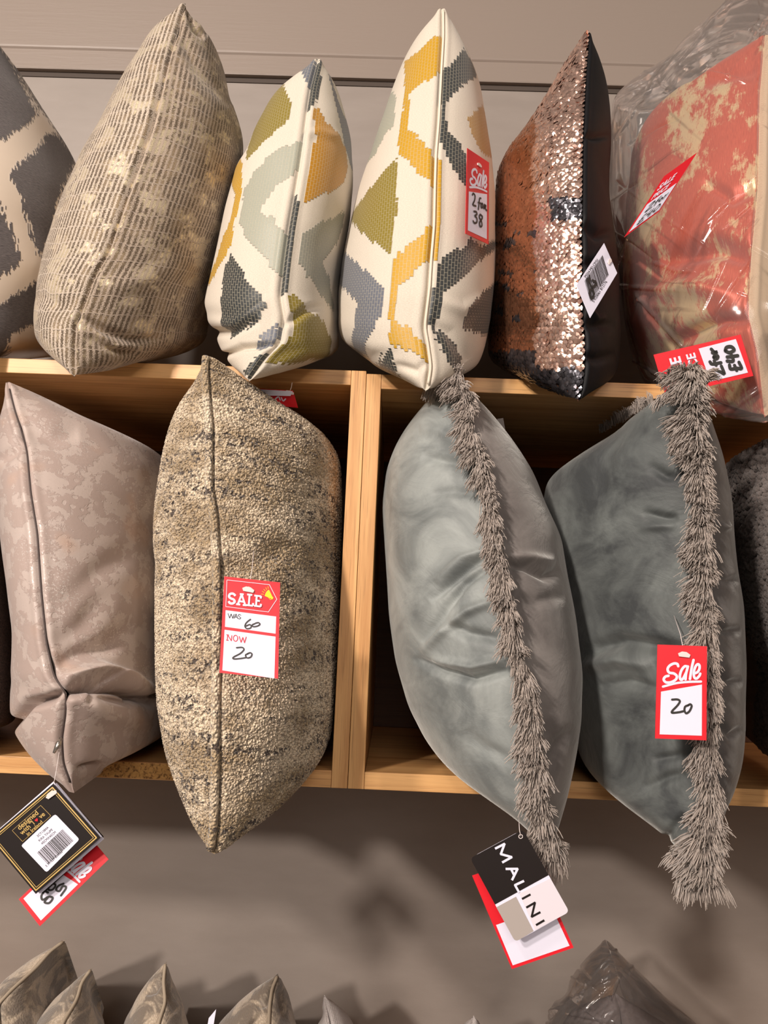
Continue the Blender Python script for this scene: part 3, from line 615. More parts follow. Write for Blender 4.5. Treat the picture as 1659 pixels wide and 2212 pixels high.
t.bump(t.math('SUBTRACT', t.math('MULTIPLY', lp, -1.2), t.math('MULTIPLY', dk, .5)), 1.0, .0030); M['boucle'] = t.m
M2 = cushion('boucle_cushion', 'oatmeal boucle cushion flecked with dark thread, wearing the WAS 60 NOW 20 tag',
        [(452, 768), (449, 800), (452, 855), (459, 924), (458, 1054), (468, 1109), (475, 1224), (476, 1432), (473, 1570), (474, 1662), (470, 1780), (462, 1847)],
        [(446, 766), (436, 776), (434, 814), (401, 851), (374, 897), (358, 948), (346, 1017), (335, 1109), (332, 1178), (336, 1293), (339, 1432), (342, 1524), (355, 1616), (378, 1686), (406, 1755), (440, 1820), (458, 1848)],
        [(458, 766), (476, 770), (498, 791), (540, 818), (577, 851), (623, 883), (678, 915), (715, 948), (734, 998), (738, 1063), (736, 1201), (729, 1340), (724, 1478), (711, 1593), (692, 1639), (646, 1699), (595, 1750), (520, 1815), (465, 1848)],
        (-.08, -.12, -.15, -.17, -.16), (640, 980, .33), (620, 1580, .33), (M['boucle'], M['boucle']), floor=ZB, ceil=ZTb, cap=.20, seed=7, NV=420, NTu=200, xlim=(None, XD0), fa=.52, noise=(.0022, 34), gpow=.45, groove=.002,
        folds=[(1, [(480, 1230), (560, 1210), (640, 1170)], 24, -.007), (0, [(350, 1220), (400, 1260), (440, 1250)], 30, -.004), (1, [(500, 830), (560, 900), (660, 1000)], 40, -.004), (1, [(500, 1500), (600, 1540), (690, 1500)], 40, .004)])
q = MB(); pp = M2.Sm[2:-2:4].copy(); pp[:, 1] -= .0025; pp[:, 0] -= .0030; q.tube(pp, .0042, 8)
o = q.build('seam_welt', M['boucle'], M2.root, smooth=True)
def loops(c, n, mat, parent, name, r0=.0009, r1=.0019):
    """raised boucle loops roughening the outline"""
    V = []; F = []; b0 = 0
    for side in (0, 1):
        P, ss, X, Y, N = c.res[side]
        for _ in range(n//2):
            i = rng.integers(3, P.shape[0]-3); j = rng.integers(4, int(P.shape[1]*.80))
            p = P[i, j]; nn = N[i, j]; r = rng.uniform(r0, r1)
            a = np.cross(nn, rng.normal(size=3)); a /= np.linalg.norm(a)+1e-9; b = np.cross(nn, a)
            vs = [p+nn*r*1.25]+[p+nn*r*.7+(a*math.cos(k*1.2566)+b*math.sin(k*1.2566))*r*.9 for k in range(5)]+[p-nn*r*.2+(a*math.cos(k*1.2566)+b*math.sin(k*1.2566))*r*1.1 for k in range(5)]
            V += vs; F += [(b0, b0+1+k, b0+1+(k+1) % 5, b0+1+(k+1) % 5) for k in range(0)]
            for k in range(5):
                k2 = (k+1) % 5; F.append((b0, b0+1+k, b0+1+k2)); F.append((b0+1+k, b0+6+k, b0+6+k2)); F.append((b0+1+k, b0+6+k2, b0+1+k2))
            b0 += 11
    o = mesh_np(name, np.array(V), np.array(F), mat, parent); o['kind'] = 'stuff'; return o
loops(M2, 76000, M['boucle'], M2.root, 'boucle_loops', .0006, .0014)

# --- fringed velvet cushions
def velvet(name, c_lo, c_hi, seed=0):
    t = NT(name); uv = t.uv(); v = t.map(uv, (1, 1.3, 1), loc=(seed, seed, 0))
    n = t.noise(v, 11, 5, .6, .8); c = t.mix(t.ramp(n, [(.38, 0.0), (.64, 1.0)]), c_lo, c_hi)
    lw = t.node('ShaderNodeLayerWeight', {'Blend': .35})
    t.P(Base_Color=c, Roughness=.58, Sheen_Weight=.8, Sheen_Roughness=.35, Sheen_Tint=(205, 206, 202)); t.b.inputs['Specular IOR Level'].default_value = .30
    p = t.bump(t.noise(v, 22, 4, .6, .8), .30, .006); t.bump(t.noise(uv, 1400, 2), .25, .0006, p); return t.m
M['velA'] = velvet('blue_grey_velvet', (112, 117, 116), (156, 161, 158)); M['velB'] = velvet('warm_grey_velvet', (112, 106, 103), (138, 132, 128), 3)
M['velC'] = velvet('slate_velvet', (64, 67, 68), (108, 113, 111), 5); M['velD'] = velvet('slate_velvet_back', (84, 81, 80), (106, 102, 100), 8)
t = NT('grey_fringe_yarn'); n = t.noise(t.obj(), 220, 2); t.P(Base_Color=t.mix(n, (144, 131, 122), (204, 190, 178)), Roughness=.5, Sheen_Weight=.3); M['yarn'] = t.m
t = NT('grey_fringe_yarn_dark'); n = t.noise(t.obj(), 220, 2); t.P(Base_Color=t.mix(n, (98, 90, 84), (150, 139, 130)), Roughness=.6); M['yarn2'] = t.m
def fringe(parent, rpts, lpts, Yc, ntuft, mat, extra=(), per=17, rad=.00052, lf=1.0, name='brush_fringe'):
    """strands fan from the seam line: left, and out toward the room"""
    Rp = poly_t(rpts, 200); Lp = poly_t(lpts, 200)
    Ys = np.interp(np.linspace(0, 1, 200), np.linspace(0, 1, len(Yc)), Yc)
    root = Rp+(Lp-Rp)*.36; R3 = unp(root[:, 0], root[:, 1], Ys-.002); L3 = unp(Lp[:, 0], Lp[:, 1], Ys-.012); Q3 = unp(Rp[:, 0], Rp[:, 1], Ys-.010)
    V = []; F = []; b0 = 0; SEG = 6
    specs = []
    for k in range(ntuft):
        i = int((k+rng.random())/ntuft*199); wl = np.linalg.norm(L3[i]-R3[i]); wr = np.linalg.norm(Q3[i]-R3[i])
        th = np.clip(.22+.30*math.sin(i*.23+2*math.sin(i*.07))+rng.normal()*.42, -.85, 1.0)
        ang = th*1.35   # + : left, - : right
        lat = (L3[i]-R3[i])*max(math.sin(ang), 0)*1.0+(Q3[i]-R3[i])*max(-math.sin(ang), 0)*1.0
        out = np.array([0, -1, 0])*(.006+.012*math.cos(ang))
        tan = R3[min(i+4, 199)]-R3[max(i-4, 0)]; tan /= np.linalg.norm(tan)
        dr = tan*(.003+.004*math.sin(i*.31)+rng.normal()*.004)
        specs.append((R3[i]+np.array([0, .002, 0]), lat+out+dr, 1.0))
    for (p, d) in extra: specs.append((np.array(p), np.array(d), 1.0))
    for (r0, d0, s) in specs:
        cl = rng.normal(size=3)*.0022; ln = np.linalg.norm(d0)
        for q in range(per):
            e = d0*rng.uniform(.90, 1.05)*lf+cl+rng.normal(size=3)*ln*.075
            r = r0+rng.normal(size=3)*.0015
            bend = rng.normal(size=3)*ln*.05+np.array([0, -.004, .004])
            rr = rad*rng.uniform(.8, 1.2); pts = []
            for k in range(SEG):
                tt = k/(SEG-1); pts.append(r+e*tt+bend*4*tt*(1-tt)*.6+np.array([0, 0, -.0045])*tt*tt)
            ax = e/np.linalg.norm(e); a = np.cross(ax, [0.2, 1, .3]); a /= np.linalg.norm(a); b = np.cross(ax, a)
            for k, pt in enumerate(pts):
                w = rr*(1 if k < SEG-1 else .8)
                for h in range(3): V.append(pt+(a*math.cos(h*2.0944)+b*math.sin(h*2.0944))*w)
            for k in range(SEG-1):
                for h in range(3):
                    F.append((b0+k*3+h, b0+k*3+(h+1) % 3, b0+k*3+3+(h+1) % 3, b0+k*3+3+h))
            b0 += SEG*3
    o = mesh_np(name, np.array(V), np.array(F), mat, parent, smooth=True); o['kind'] = 'stuff'; return o
m3Y = (-.07, -.12, -.15, -.17, -.175, -.17, -.155)
M3 = cushion('fringed_cushion', 'light blue-grey velvet cushion with brush fringe, nearest the oak divider',
        [(965, 800), (992, 850), (1020, 935), (1040, 1000), (1054, 1069), (1070, 1147), (1080, 1239), (1100, 1327), (1125, 1430), (1145, 1507), (1163, 1585), (1170, 1662), (1170, 1739), (1176, 1800), (1186, 1845)],
        [(963, 798), (945, 835), (911, 879), (882, 915), (852, 966), (834, 1018), (826, 1095), (832, 1198), (841, 1327), (854, 1430), (879, 1523), (921, 1605), (972, 1667), (1034, 1724), (1091, 1752), (1125, 1775), (1180, 1845)],
        [(970, 798), (1022, 850), (1073, 904), (1109, 951), (1151, 1018), (1181, 1090), (1212, 1162), (1228, 1250), (1248, 1353), (1259, 1456), (1256, 1559), (1243, 1636), (1228, 1714), (1208, 1786), (1192, 1847)],
        m3Y, (1065, 1010, .30), (1080, 1570, .32), (M['velA'], M['velB']), group='fringed velvet cushions', floor=ZB, ceil=ZTb, cap=.21, seed=8, NV=360, NTu=150, xlim=(XD1, None), fa=.55, noise=(.0016, 26), gpow=.45, groove=.001,
        folds=[(0, [(1045, 1205), (1010, 1225), (970, 1260), (930, 1300)], 8, -.010), (0, [(1040, 1235), (1000, 1262), (965, 1310), (915, 1390)], 9, -.009), (0, [(1050, 1190), (1000, 1205), (940, 1260)], 9, .006),
               (0, [(1060, 1300), (1010, 1320), (960, 1360), (910, 1410)], 10, .008), (0, [(1075, 1380), (1010, 1370), (950, 1340)], 12, -.008), (0, [(1090, 1450), (1020, 1470), (950, 1450), (895, 1420)], 9, -.009), (0, [(1085, 1425), (1020, 1440), (930, 1425)], 9, .006),
               (0, [(1000, 1000), (960, 995), (910, 985)], 11, -.005), (0, [(985, 955), (950, 930), (905, 925)], 12, .004), (0, [(1020, 1065), (980, 1060), (930, 1070)], 10, -.004), (0, [(1100, 1640), (1050, 1620), (1000, 1580)], 16, -.004),
               (1, [(1098, 1218), (1140, 1225), (1180, 1245), (1210, 1230)], 9, -.009), (1, [(1100, 1200), (1150, 1205), (1200, 1215)], 10, .006), (1, [(1115, 1290), (1160, 1300), (1220, 1285)], 14, -.004), (1, [(1190, 1640), (1210, 1600), (1240, 1570)], 14, -.004)])
f3r = [(1006, 790), (1022, 853), (1042, 935), (1056, 992), (1066, 1069), (1080, 1147), (1093, 1239), (1114, 1327), (1138, 1430), (1160, 1507), (1180, 1585), (1186, 1662), (1186, 1739), (1205, 1791), (1214, 1835)]
f3l = [(935, 812), (950, 853), (966, 894), (980, 951), (998, 1018), (1029, 1095), (1045, 1172), (1049, 1250), (1074, 1342), (1091, 1456), (1108, 1523), (1110, 1636), (1120, 1739), (1135, 1806), (1168, 1850)]
ex = []
for k in range(16):   # strands wrapping round the upper corner and hanging at its left
    p = P3(935+k*3.6, 812-9*math.sin(k/15*3.14), -.075-.001*k); ex.append((p, np.array([-.010+.0007*k, -.012, -.012+.0016*k])))
    ex.append((p+np.array([0, .01, 0]), np.array([-.006, -.006, -.022])))
for k in range(7): ex.append((P3(1195+k*1.5, 1835, -.16), np.array([.010-.002*k, -.004, .012-.006*k])))
for k in range(9): ex.append((P3(1172+k*4, 1832, -.162), np.array([-.006+.0012*k, -.008, -.014])))
fringe(M3.root, f3r, f3l, m3Y, 620, M['yarn'], ex)
m4Y = (-.165, -.158, -.155, -.155, -.16, -.16)
M4 = cushion('fringed_cushion', 'darker slate velvet cushion with brush fringe, wearing the red Sale 20 tag',
        [(1488, 800), (1505, 880), (1512, 980), (1516, 1086), (1520, 1221), (1525, 1373), (1528, 1520), (1532, 1682), (1532, 1764), (1520, 1850), (1510, 1900)],
        [(1484, 800), (1425, 852), (1399, 877), (1344, 917), (1269, 972), (1214, 1004), (1180, 1037), (1172, 1100), (1178, 1200), (1205, 1300), (1228, 1500), (1246, 1620), (1262, 1665), (1296, 1695), (1350, 1739), (1404, 1788), (1464, 1828), (1500, 1895)],
        [(1492, 800), (1529, 880), (1561, 980), (1583, 1086), (1594, 1221), (1605, 1303), (1613, 1438), (1613, 1574), (1605, 1655), (1583, 1720), (1561, 1770), (1545, 1850), (1515, 1903)],
        m4Y, (1370, 1010, .30), (1400, 1590, .32), (M['velC'], M['velD']), group='fringed velvet cushions', floor=ZB, ceil=ZTb-.0035, cap=.24, seed=9, NV=360, NTu=150, fa=.6, noise=(.002, 24), gpow=.42, groove=.001,
        folds=[(0, [(1290, 1400), (1340, 1385), (1410, 1395), (1480, 1400)], 15, -.014), (0, [(1285, 1435), (1340, 1425), (1410, 1440)], 16, .010), (0, [(1300, 1480), (1360, 1470), (1430, 1490)], 10, -.006), (0, [(1400, 1110), (1440, 1120), (1465, 1118)], 9, -.008),
               (0, [(1390, 1140), (1430, 1136), (1462, 1135)], 9, .004), (0, [(1410, 1010), (1440, 1030), (1462, 1030)], 10, -.005), (0, [(1400, 1700), (1440, 1680), (1480, 1670)], 10, -.006), (0, [(1420, 1640), (1450, 1635), (1480, 1630)], 9, -.006),
               (0, [(1340, 930), (1310, 980), (1290, 1080)], 22, -.005), (0, [(1440, 1810), (1460, 1780), (1480, 1760)], 8, -.007), (1, [(1548, 1130), (1565, 1140), (1580, 1135)], 7, .005), (1, [(1548, 1350), (1570, 1365), (1600, 1360)], 8, -.006),
               (1, [(1550, 1450), (1575, 1475), (1605, 1470)], 8, -.006), (1, [(1550, 1560), (1580, 1590), (1605, 1570)], 8, -.005), (1, [(1548, 1250), (1570, 1256), (1595, 1250)], 8, -.004)])
f4r = [(1520, 800), (1534, 858), (1529, 923), (1534, 1004), (1532, 1086), (1540, 1221), (1543, 1303), (1543, 1420), (1543, 1520), (1545, 1601), (1551, 1682), (1556, 1764), (1560, 1845), (1551, 1895)]
f4l = [(1432, 805), (1427, 870), (1433, 912), (1458, 977), (1469, 1064), (1463, 1140), (1470, 1248), (1480, 1373), (1484, 1450), (1486, 1520), (1489, 1628), (1488, 1710), (1474, 1780), (1452, 1840), (1468, 1895)]
ex = []
for k in range(20): ex.append((P3(1440+k*4.2, 830-14*math.sin(k/19*3.14), -.170), np.array([-.012+.0012*k, -.012, .006+.006*math.sin(k/19*3.14)])))
for k in range(16): ex.append((P3(1425+k*4, 868-k*1.5, -.165), np.array([-.008, -.010, -.004+.0006*k])))
for k in range(14): ex.append((P3(1470+k*5, 1893, -.162), np.array([-.010+.0014*k, -.008, -.014])))
for k in range(8): ex.append((P3(1465+k*3, 1848, -.160), np.array([-.013, -.008, -.002+.002*k])))
for k in range(22):   # fringe running back along the top seam
    t_ = k/21; ex.append((P3(1405-t_*105, 872+t_*60, -.08+.20*t_), np.array([-.004, -.004, .012])))
fringe(M4.root, f4r, f4l, m4Y, 700, M['yarn'], ex)

# --- dark popcorn knit cushion at the right edge
t = NT('charcoal_popcorn_knit'); ob = t.obj(); n = t.vor(ob, 105, 'SMOOTH_F1'); n2 = t.noise(ob, 600, 3)
t.P(Base_Color=t.mix(n2, (96, 88, 84), (138, 126, 120)), Roughness=.7, Sheen_Weight=.3); t.bump(n2, .8, .003); M['popcorn'] = t.m
PK = cushion('popcorn_cushion', 'charcoal bobbly knit cushion cut off by the right edge, lower shelf', [(1720, 930), (1735, 1200), (1740, 1500), (1720, 1690)],
        [(1715, 925), (1660, 938), (1600, 955), (1568, 985), (1560, 1010), (1572, 1060), (1580, 1113), (1590, 1250), (1612, 1411), (1618, 1574), (1621, 1639), (1648, 1678), (1715, 1700)],
        [(1725, 925), (1800, 1000), (1850, 1250), (1840, 1550), (1725, 1700)],
        (-.02, -.07, -.08, -.06), (1620, 1040, .28), (1600, 1580, .3), (M['popcorn'], M['popcorn']), floor=ZB, ceil=ZTb-.0035, cap=.2, seed=10, fa=.55, noise=(.002, 60))

loops(PK, 9000, M['popcorn'], PK.root, 'knit_bobbles', .0035, .0052)

# --- row of cushions standing below
t = NT('crushed_sage_velvet'); uv = t.uv(); n = t.noise(uv, 24, 5, .62, .8); n2 = t.vor(t.map(uv, (1, .7, 1)), 520, 'F1')
t.P(Base_Color=t.mix(t.ramp(n, [(.44, 0.0), (.54, 1.0)]), t.mix(n2, (210, 194, 172), (164, 149, 128)), (122, 111, 98)), Roughness=.62, Sheen_Weight=.5); t.bump(t.math('ADD', n, t.math('MULTIPLY', n2, -.3)), .7, .003); M['sage'] = t.m
t = NT('white_knit'); uv = t.uv(); n = t.wave(uv, 130, 6, 6, 3); t.P(Base_Color=t.mix(n, (222, 212, 208), (242, 234, 230)), Roughness=.85); t.bump(n, .8, .003); M['white'] = t.m
M['sagep'] = flat('sage_piping_cord', (168, 154, 134), .8)
ZL = float(P3(800, 2720, .14)[2])
b = MB(); b.box(-.95, .95, -.02, YW-.002, ZL-.0185, ZL)
lw = b.build('plinth_shelf', M['oak_x'], None); tag(lw, 'oak shelf board below the frame carrying the lowest row of cushions', 'shelf')
def low(label, seam, left, right, mat, pip=True, kind='sage_cushion', Y=(.22, .14, .10, .09, .10)):
    sx, sy = seam[-1]; lx = left[-1][0]; rx = right[-1][0]
    w = rx-lx
    seam = seam+[(sx+(.5*(lx+rx)-sx)*.5, 2450), (.5*(lx+rx), 2735)]
    left = left+[(lx-.35*w, 2330), (lx-.40*w, 2500), (lx-.1*w, 2680), (.5*(lx+rx)-4, 2740)]
    right = right+[(rx+.25*w, 2330), (rx+.30*w, 2500), (rx+.1*w, 2680), (.5*(lx+rx)+4, 2740)]
    tx, ty = seam[0]
    c = cushion(kind, label, seam, left, right, Y, (tx+.12*(830-tx)*.3+4, ty+85, .37), (.5*(lx+rx), 2560, .37), (mat, mat), floor=ZL, cap=.14, NTu=90, NV=240,
                noise=(.0025, 55), folds=[(1, [(tx+5, ty+40), (tx+12, ty+70), (tx+22, ty+110)], 7, -.006), (0, [(tx-8, ty+35), (tx-25, ty+60), (tx-45, ty+70)], 7, -.006)], seed=len(bpy.data.objects) % 5, group={'sage_cushion': 'sage velvet cushions in the lowest row', 'knit_cushion': 'pale cushion tips in the lowest row'}.get(kind))
    if pip:
        q = MB(); pp = c.Sm[1:120:3].copy(); pp[:, 1] -= .002; q.tube(pp, .0022, 8); q.build('piping', M['sagep'], c.root, smooth=True)
    return c
low('sage crushed velvet cushion at the lower left, the one reaching the left edge', [(140, 2031), (111, 2052), (82, 2086), (29, 2134), (-5, 2170)], [(138, 2030), (120, 2043), (72, 2069), (29, 2100), (0, 2120), (-60, 2212)],
    [(142, 2030), (149, 2043), (149, 2067), (148, 2120), (150, 2212)], M['sage'])
low('sage crushed velvet cushion second from left in the lowest row', [(198, 2092), (178, 2120), (167, 2158), (135, 2212)], [(196, 2091), (169, 2110), (120, 2154), (77, 2212)],
    [(200, 2091), (207, 2100), (215, 2149), (224, 2212)], M['sage'], Y=(.19, .10, .06, .05, .06))
low('sage crushed velvet cushion with an upright piped tip, standing alone in the lowest row', [(358, 2079), (354, 2120), (358, 2163), (342, 2212)], [(356, 2078), (333, 2100), (299, 2149), (270, 2197), (262, 2230)],
    [(360, 2078), (364, 2096), (386, 2144), (407, 2212)], M['sage'])
low('sage crushed velvet cushion nearest the white knit cushion in the lowest row', [(600, 2105), (588, 2134), (583, 2170), (581, 2212)], [(597, 2104), (569, 2120), (511, 2168), (470, 2212)],
    [(602, 2104), (613, 2108), (627, 2163), (639, 2212)], M['sage'])
low('white knit cushion, only its pointed tip showing at the bottom', [(700, 2151), (704, 2173), (712, 2212)], [(698, 2150), (696, 2173), (685, 2212)], [(703, 2150), (715, 2155), (738, 2173), (767, 2212)], M['white'], False, 'knit_cushion')
low('grey cushion tip barely showing at the bottom, left of the bagged cushion', [(1024, 2196), (1020, 2212)], [(1022, 2195), (1005, 2203), (990, 2212)], [(1026, 2195), (1040, 2203), (1050, 2216)], M['white'], False, 'knit_cushion')
t = NT('charcoal_cushion_cloth'); n = t.noise(t.uv(), 300, 3); t.P(Base_Color=t.mix(n, (74, 66, 66), (106, 96, 94)), Roughness=.8); t.bump(n, .4, .001); M['char'] = t.m
low('charcoal cushion inside the lower clear bag at the bottom right', [(1330, 2146), (1340, 2180), (1345, 2240)], [(1326, 2145), (1262, 2160), (1222, 2192), (1200, 2240)], [(1334, 2145), (1400, 2165), (1435, 2185), (1490, 2250)], M['char'], False, 'charcoal_cushion', Y=(.20, .12, .09, .09, .10))
bag(None, 'clear crinkled plastic bag around the charcoal cushion at the bottom right',
    [(1306, 2030), (1284, 2052), (1250, 2090), (1232, 2120), (1226, 2152), (1192, 2172), (1186, 2205), (1170, 2260), (1120, 2450), (1170, 2640), (1330, 2740)],
    [(1310, 2030), (1322, 2033), (1347, 2072), (1395, 2115), (1438, 2158), (1505, 2212), (1560, 2300), (1590, 2450), (1540, 2650), (1345, 2740)],
    [(1308, 2031), (1316, 2080), (1320, 2150), (1330, 2230), (1335, 2450), (1338, 2735)], (.20, .12, .065, .05, .06), (1335, 2110, .372), (1335, 2570, .376), ZL, .20, 1)

# ---------------------------------------------------------------- tags and lettering
M['red'] = flat('red_card', (222, 28, 42), .38); M['redtxt'] = flat('red_print', (206, 44, 66), .5); M['wht'] = flat('white_card', (226, 224, 240), .5); M['ink'] = flat('marker_ink', (44, 42, 40), .5)
M['blk'] = flat('black_card', (26, 18, 16), .6, Specular_IOR_Level=.25); M['gold'] = flat('gold_print', (214, 180, 110), .4, Metallic=.3); M['yel'] = flat('yellow_print', (246, 226, 20), .5); M['greyc'] = flat('grey_print', (168, 158, 152), .5)
M['pin'] = flat('clear_nylon', (224, 212, 208), .3); M['pink'] = flat('blush_print', (222, 214, 222), .5)
class Frame:
    """a card with real pose; content is written in the card's own crop coordinates"""
    def __init__(s, name, label, conv, TL, TR, BL, Y, group=None, bend=0.0, cat='tag'):
        s.TL, s.TR, s.BL = [np.array(p, float) for p in (TL, TR, BL)]
        s.A = np.linalg.inv(np.stack([s.TR-s.TL, s.BL-s.TL], 1))
        c = [conv([p])[0] for p in (TL, TR, BL)]
        s.O = P3(c[0][0], c[0][1], Y[0]); s.ex = P3(c[1][0], c[1][1], Y[1])-s.O; s.ey = P3(c[2][0], c[2][1], Y[2])-s.O
        n = np.cross(s.ex, s.ey); n /= np.linalg.norm(n); s.n = n*(-1 if n[1] > 0 else 1)
        s.w = np.linalg.norm(s.ex); s.h = np.linalg.norm(s.ey); s.conv = conv; s.bend = bend
        s.root = empty(name, s.O+s.ex*.5+s.ey, label=label, cat=cat, group=group); s.lay = 0
    def ab(s, p): return s.A@(np.array(p, float)-s.TL)
    def at(s, ab, h): 
        a, b = ab; return s.O+s.ex*a+s.ey*b+s.n*(h+s.bend*4*b*(1-b))
    def poly(s, name, pts, mat, h=.00025, thick=0, raw=False, parent=None):
        q = MB(); ab = [p if raw else s.ab(p) for p in pts]
        nrm = s.n
        top = [s.at(p, h) for p in ab]; n = len(top)
        if thick:
            bot = [s.at(p, h-thick) for p in ab]
            q.add(top+bot, [tuple(range(n)), tuple(range(2*n-1, n-1, -1))]+[(i, (i+1) % n, n+(i+1) % n, n+i) for i in range(n)])
        else: q.add(top, [tuple(range(n))])
        return q.build(name, mat, parent or s.root)
    def card(s, mat, pts=None, thick=.0005, name='card', rounded=0):
        if pts is None: ab = [(0, 0), (1, 0), (1, 1), (0, 1)]
        else: ab = [s.ab(p) for p in pts]
        if rounded:
            out = []; ra = rounded/s.w; rb = rounded/s.h
            for (a, b, a0) in ((ra, rb, 180), (1-ra, rb, 270), (1-ra, 1-rb, 0), (ra, 1-rb, 90)):
                for k in range(6):
                    an = math.radians(a0+18*k); out.append((a+ra*math.cos(an), b+rb*math.sin(an)))
            ab = out
        return s.poly(name, ab, mat, 0, thick, raw=True)
    def strokes(s, name, lines, mat, wpx, h=.0005, raw=False, caps=True, smooth=True, parent=None):
        """ribbons; wpx in the same units as the crop coordinates"""
        q = MB(); unit = s.w/np.linalg.norm(s.TR-s.TL) if not raw else 1.0; h0 = h
        r = wpx*unit*.5
        Mx = np.array([s.ex, s.ey])
        for li, ln in enumerate(lines):
            h = h0+.00006*li
            p = [s.ab(x) if not raw else np.array(x, float) for x in ln]
            m = np.array([[a[0]*s.w, a[1]*s.h] for a in p])
            if smooth and len(m) > 2: m = catmull(m, 5)
            n = len(m); T = np.gradient(m, axis=0); T /= (np.linalg.norm(T, axis=1)[:, None]+1e-9); N = np.stack([-T[:, 1], T[:, 0]], 1)
            if not smooth:
                for i in range(n-1):
                    s._seg(q, m[i], m[i+1], r, h+.00002*i, (i > 0, i < n-2))
                continue
            Lf = m+N*r; Rg = m-N*r
            vs = [s.at((x/s.w, y/s.h), h) for x, y in Lf]+[s.at((x/s.w, y/s.h), h) for x, y in Rg]
            q.add(vs, [(i, i+1, n+i+1, n+i) for i in range(n-1)])
            if caps:
                for c in (m[0], m[-1]):
                    vs = [s.at(((c[0]+r*math.cos(k*.628))/s.w, (c[1]+r*math.sin(k*.628))/s.h), h+.00003) for k in range(10)]; q.add(vs, [tuple(range(10))])
        return q.build(name, mat, parent or s.root)
    def _seg(s, q, a, b, r, h, ext):
        T = (b-a)/np.linalg.norm(b-a); N = np.array([-T[1], T[0]]); a = a-T*(r*.45 if ext[0] else 0); b = b+T*(r*.45 if ext[1] else 0)
        q.add([s.at((x/s.w, y/s.h), h) for x, y in (a+N*r, b+N*r, b-N*r, a-N*r)], [(0, 1, 2, 3)])
    def text(s, name, body, origin, direction, size, mat, h=.0004, parent=None, bold=0.0, sx=1.0):
        """built-in font text laid along direction (crop coords)"""
        cu = bpy.data.curves.new(name, 'FONT'); cu.body = body; cu.size = 1.0; cu.offset = bold; tmp = bpy.data.objects.new(name, cu); COL.objects.link(tmp)
        dg = bpy.context.evaluated_depsgraph_get(); me = bpy.data.meshes.new_from_object(tmp.evaluated_get(dg)); bpy.data.objects.remove(tmp); bpy.data.curves.remove(cu)
        d = np.array(direction, float); d /= np.linalg.norm(d); up = np.array([d[1], -d[0]]); off = np.array(parent_world(parent or s.root))
        for v in me.vertices:
            p = np.array(origin)+d*v.co.x*size*sx+up*v.co.y*size; w = s.at(s.ab(p), h)-off; v.co = [float(c) for c in w]
        me.materials.clear(); me.materials.append(mat); o = bpy.data.objects.new(name, me); link(o, parent or s.root); return o
    def pin(s, p, end, Yend, wpx=1):
        c = s.at(s.ab(p), .0012); e = P3(end[0], end[1], Yend); q = MB()
        mid = (c+e)/2+np.array([.001, -.001, 0]); q.tube([c, mid, e], .00035, 5); q.build('nylon_loop', M['pin'], s.root, smooth=True)
        q = MB(); ux = s.ex/s.w; uy = s.ey/s.h; vs = []
        for hh in (0, .0012):
            for a, b in ((-.0055, -.001), (-.002, -.0028), (.002, -.0024), (.0055, 0), (.0045, .0026), (-.0045, .0018)): vs.append(c+ux*a+uy*b+s.n*(hh-.0008))
        n = 6; q.add(vs, [tuple(range(n))[::-1], tuple(range(n, 2*n))]+[(i, (i+1) % n, n+(i+1) % n, n+i) for i in range(n)]); q.build('pin_head', M['pin'], s.root, bevel=.0003)
def STag(label, *a, **k): return Frame('sale_tag', label, *a, group='red sale tags', **k)
def catmull(m, k):
    p = np.vstack([2*m[0]-m[1], m, 2*m[-1]-m[-2]]); out = []
    for i in range(1, len(p)-2):
        for j in range(k):
            t = j/k; out.append(.5*((2*p[i])+(-p[i-1]+p[i+1])*t+(2*p[i-1]-5*p[i]+4*p[i+1]-p[i+2])*t*t+(-p[i-1]+3*p[i]-3*p[i+1]+p[i+2])*t**3))
    out.append(p[-2]); return np.array(out)
def mk(ox, oy, s): return lambda pts: [(ox+x/s, oy+y/s) for x, y in pts]
# generic "Sale" script card, content in card units 0..710 x 0..1305
SALE = [[(300, 300), (285, 268), (235, 265), (175, 300), (150, 350), (175, 395), (240, 405), (282, 440), (268, 490), (200, 530), (130, 532), (98, 495), (120, 455), (165, 440)],
        [(430, 300), (390, 300), (345, 360), (325, 440), (338, 488), (372, 470), (412, 390)], [(438, 300), (412, 400), (405, 482)],
        [(515, 205), (490, 320), (468, 475)],
        [(530, 395), (575, 372), (600, 325), (598, 275), (570, 265), (538, 310), (520, 390), (530, 450), (560, 465), (600, 425), (612, 395)]]
UND = [[(90, 595), (275, 540), (455, 515), (625, 505)]]
PAN = [(65, 665), (640, 545), (643, 1245), (60, 1248)]
def U(f, pts): return [(x/710*f.w/f.w, y/1305) for x, y in pts]
def sale_card(f, hand, plain=False):
    f.card(M['red'])
    pp_ = f.poly('price_panel', U(f, PAN), M['wht'], .0003, raw=True)
    f.strokes('sale_lettering', [U(f, l) for l in SALE], M['wht'], 37*f.h/1305, .0004, raw=True)
    f.strokes('underline', [U(f, l) for l in UND], M['wht'], 32*f.h/1305, .0004, raw=True)
    if hand: f.strokes('handwriting', [U(f, l) for l in hand], M['ink'], 30*f.h/1305, .0007, raw=True, parent=pp_)
H20 = [[(220, 770), (295, 765), (330, 790), (295, 850), (230, 920), (225, 950), (315, 940), (375, 925)], [(445, 840), (405, 860), (395, 910), (420, 950), (465, 920), (495, 850), (475, 825), (445, 840)]]
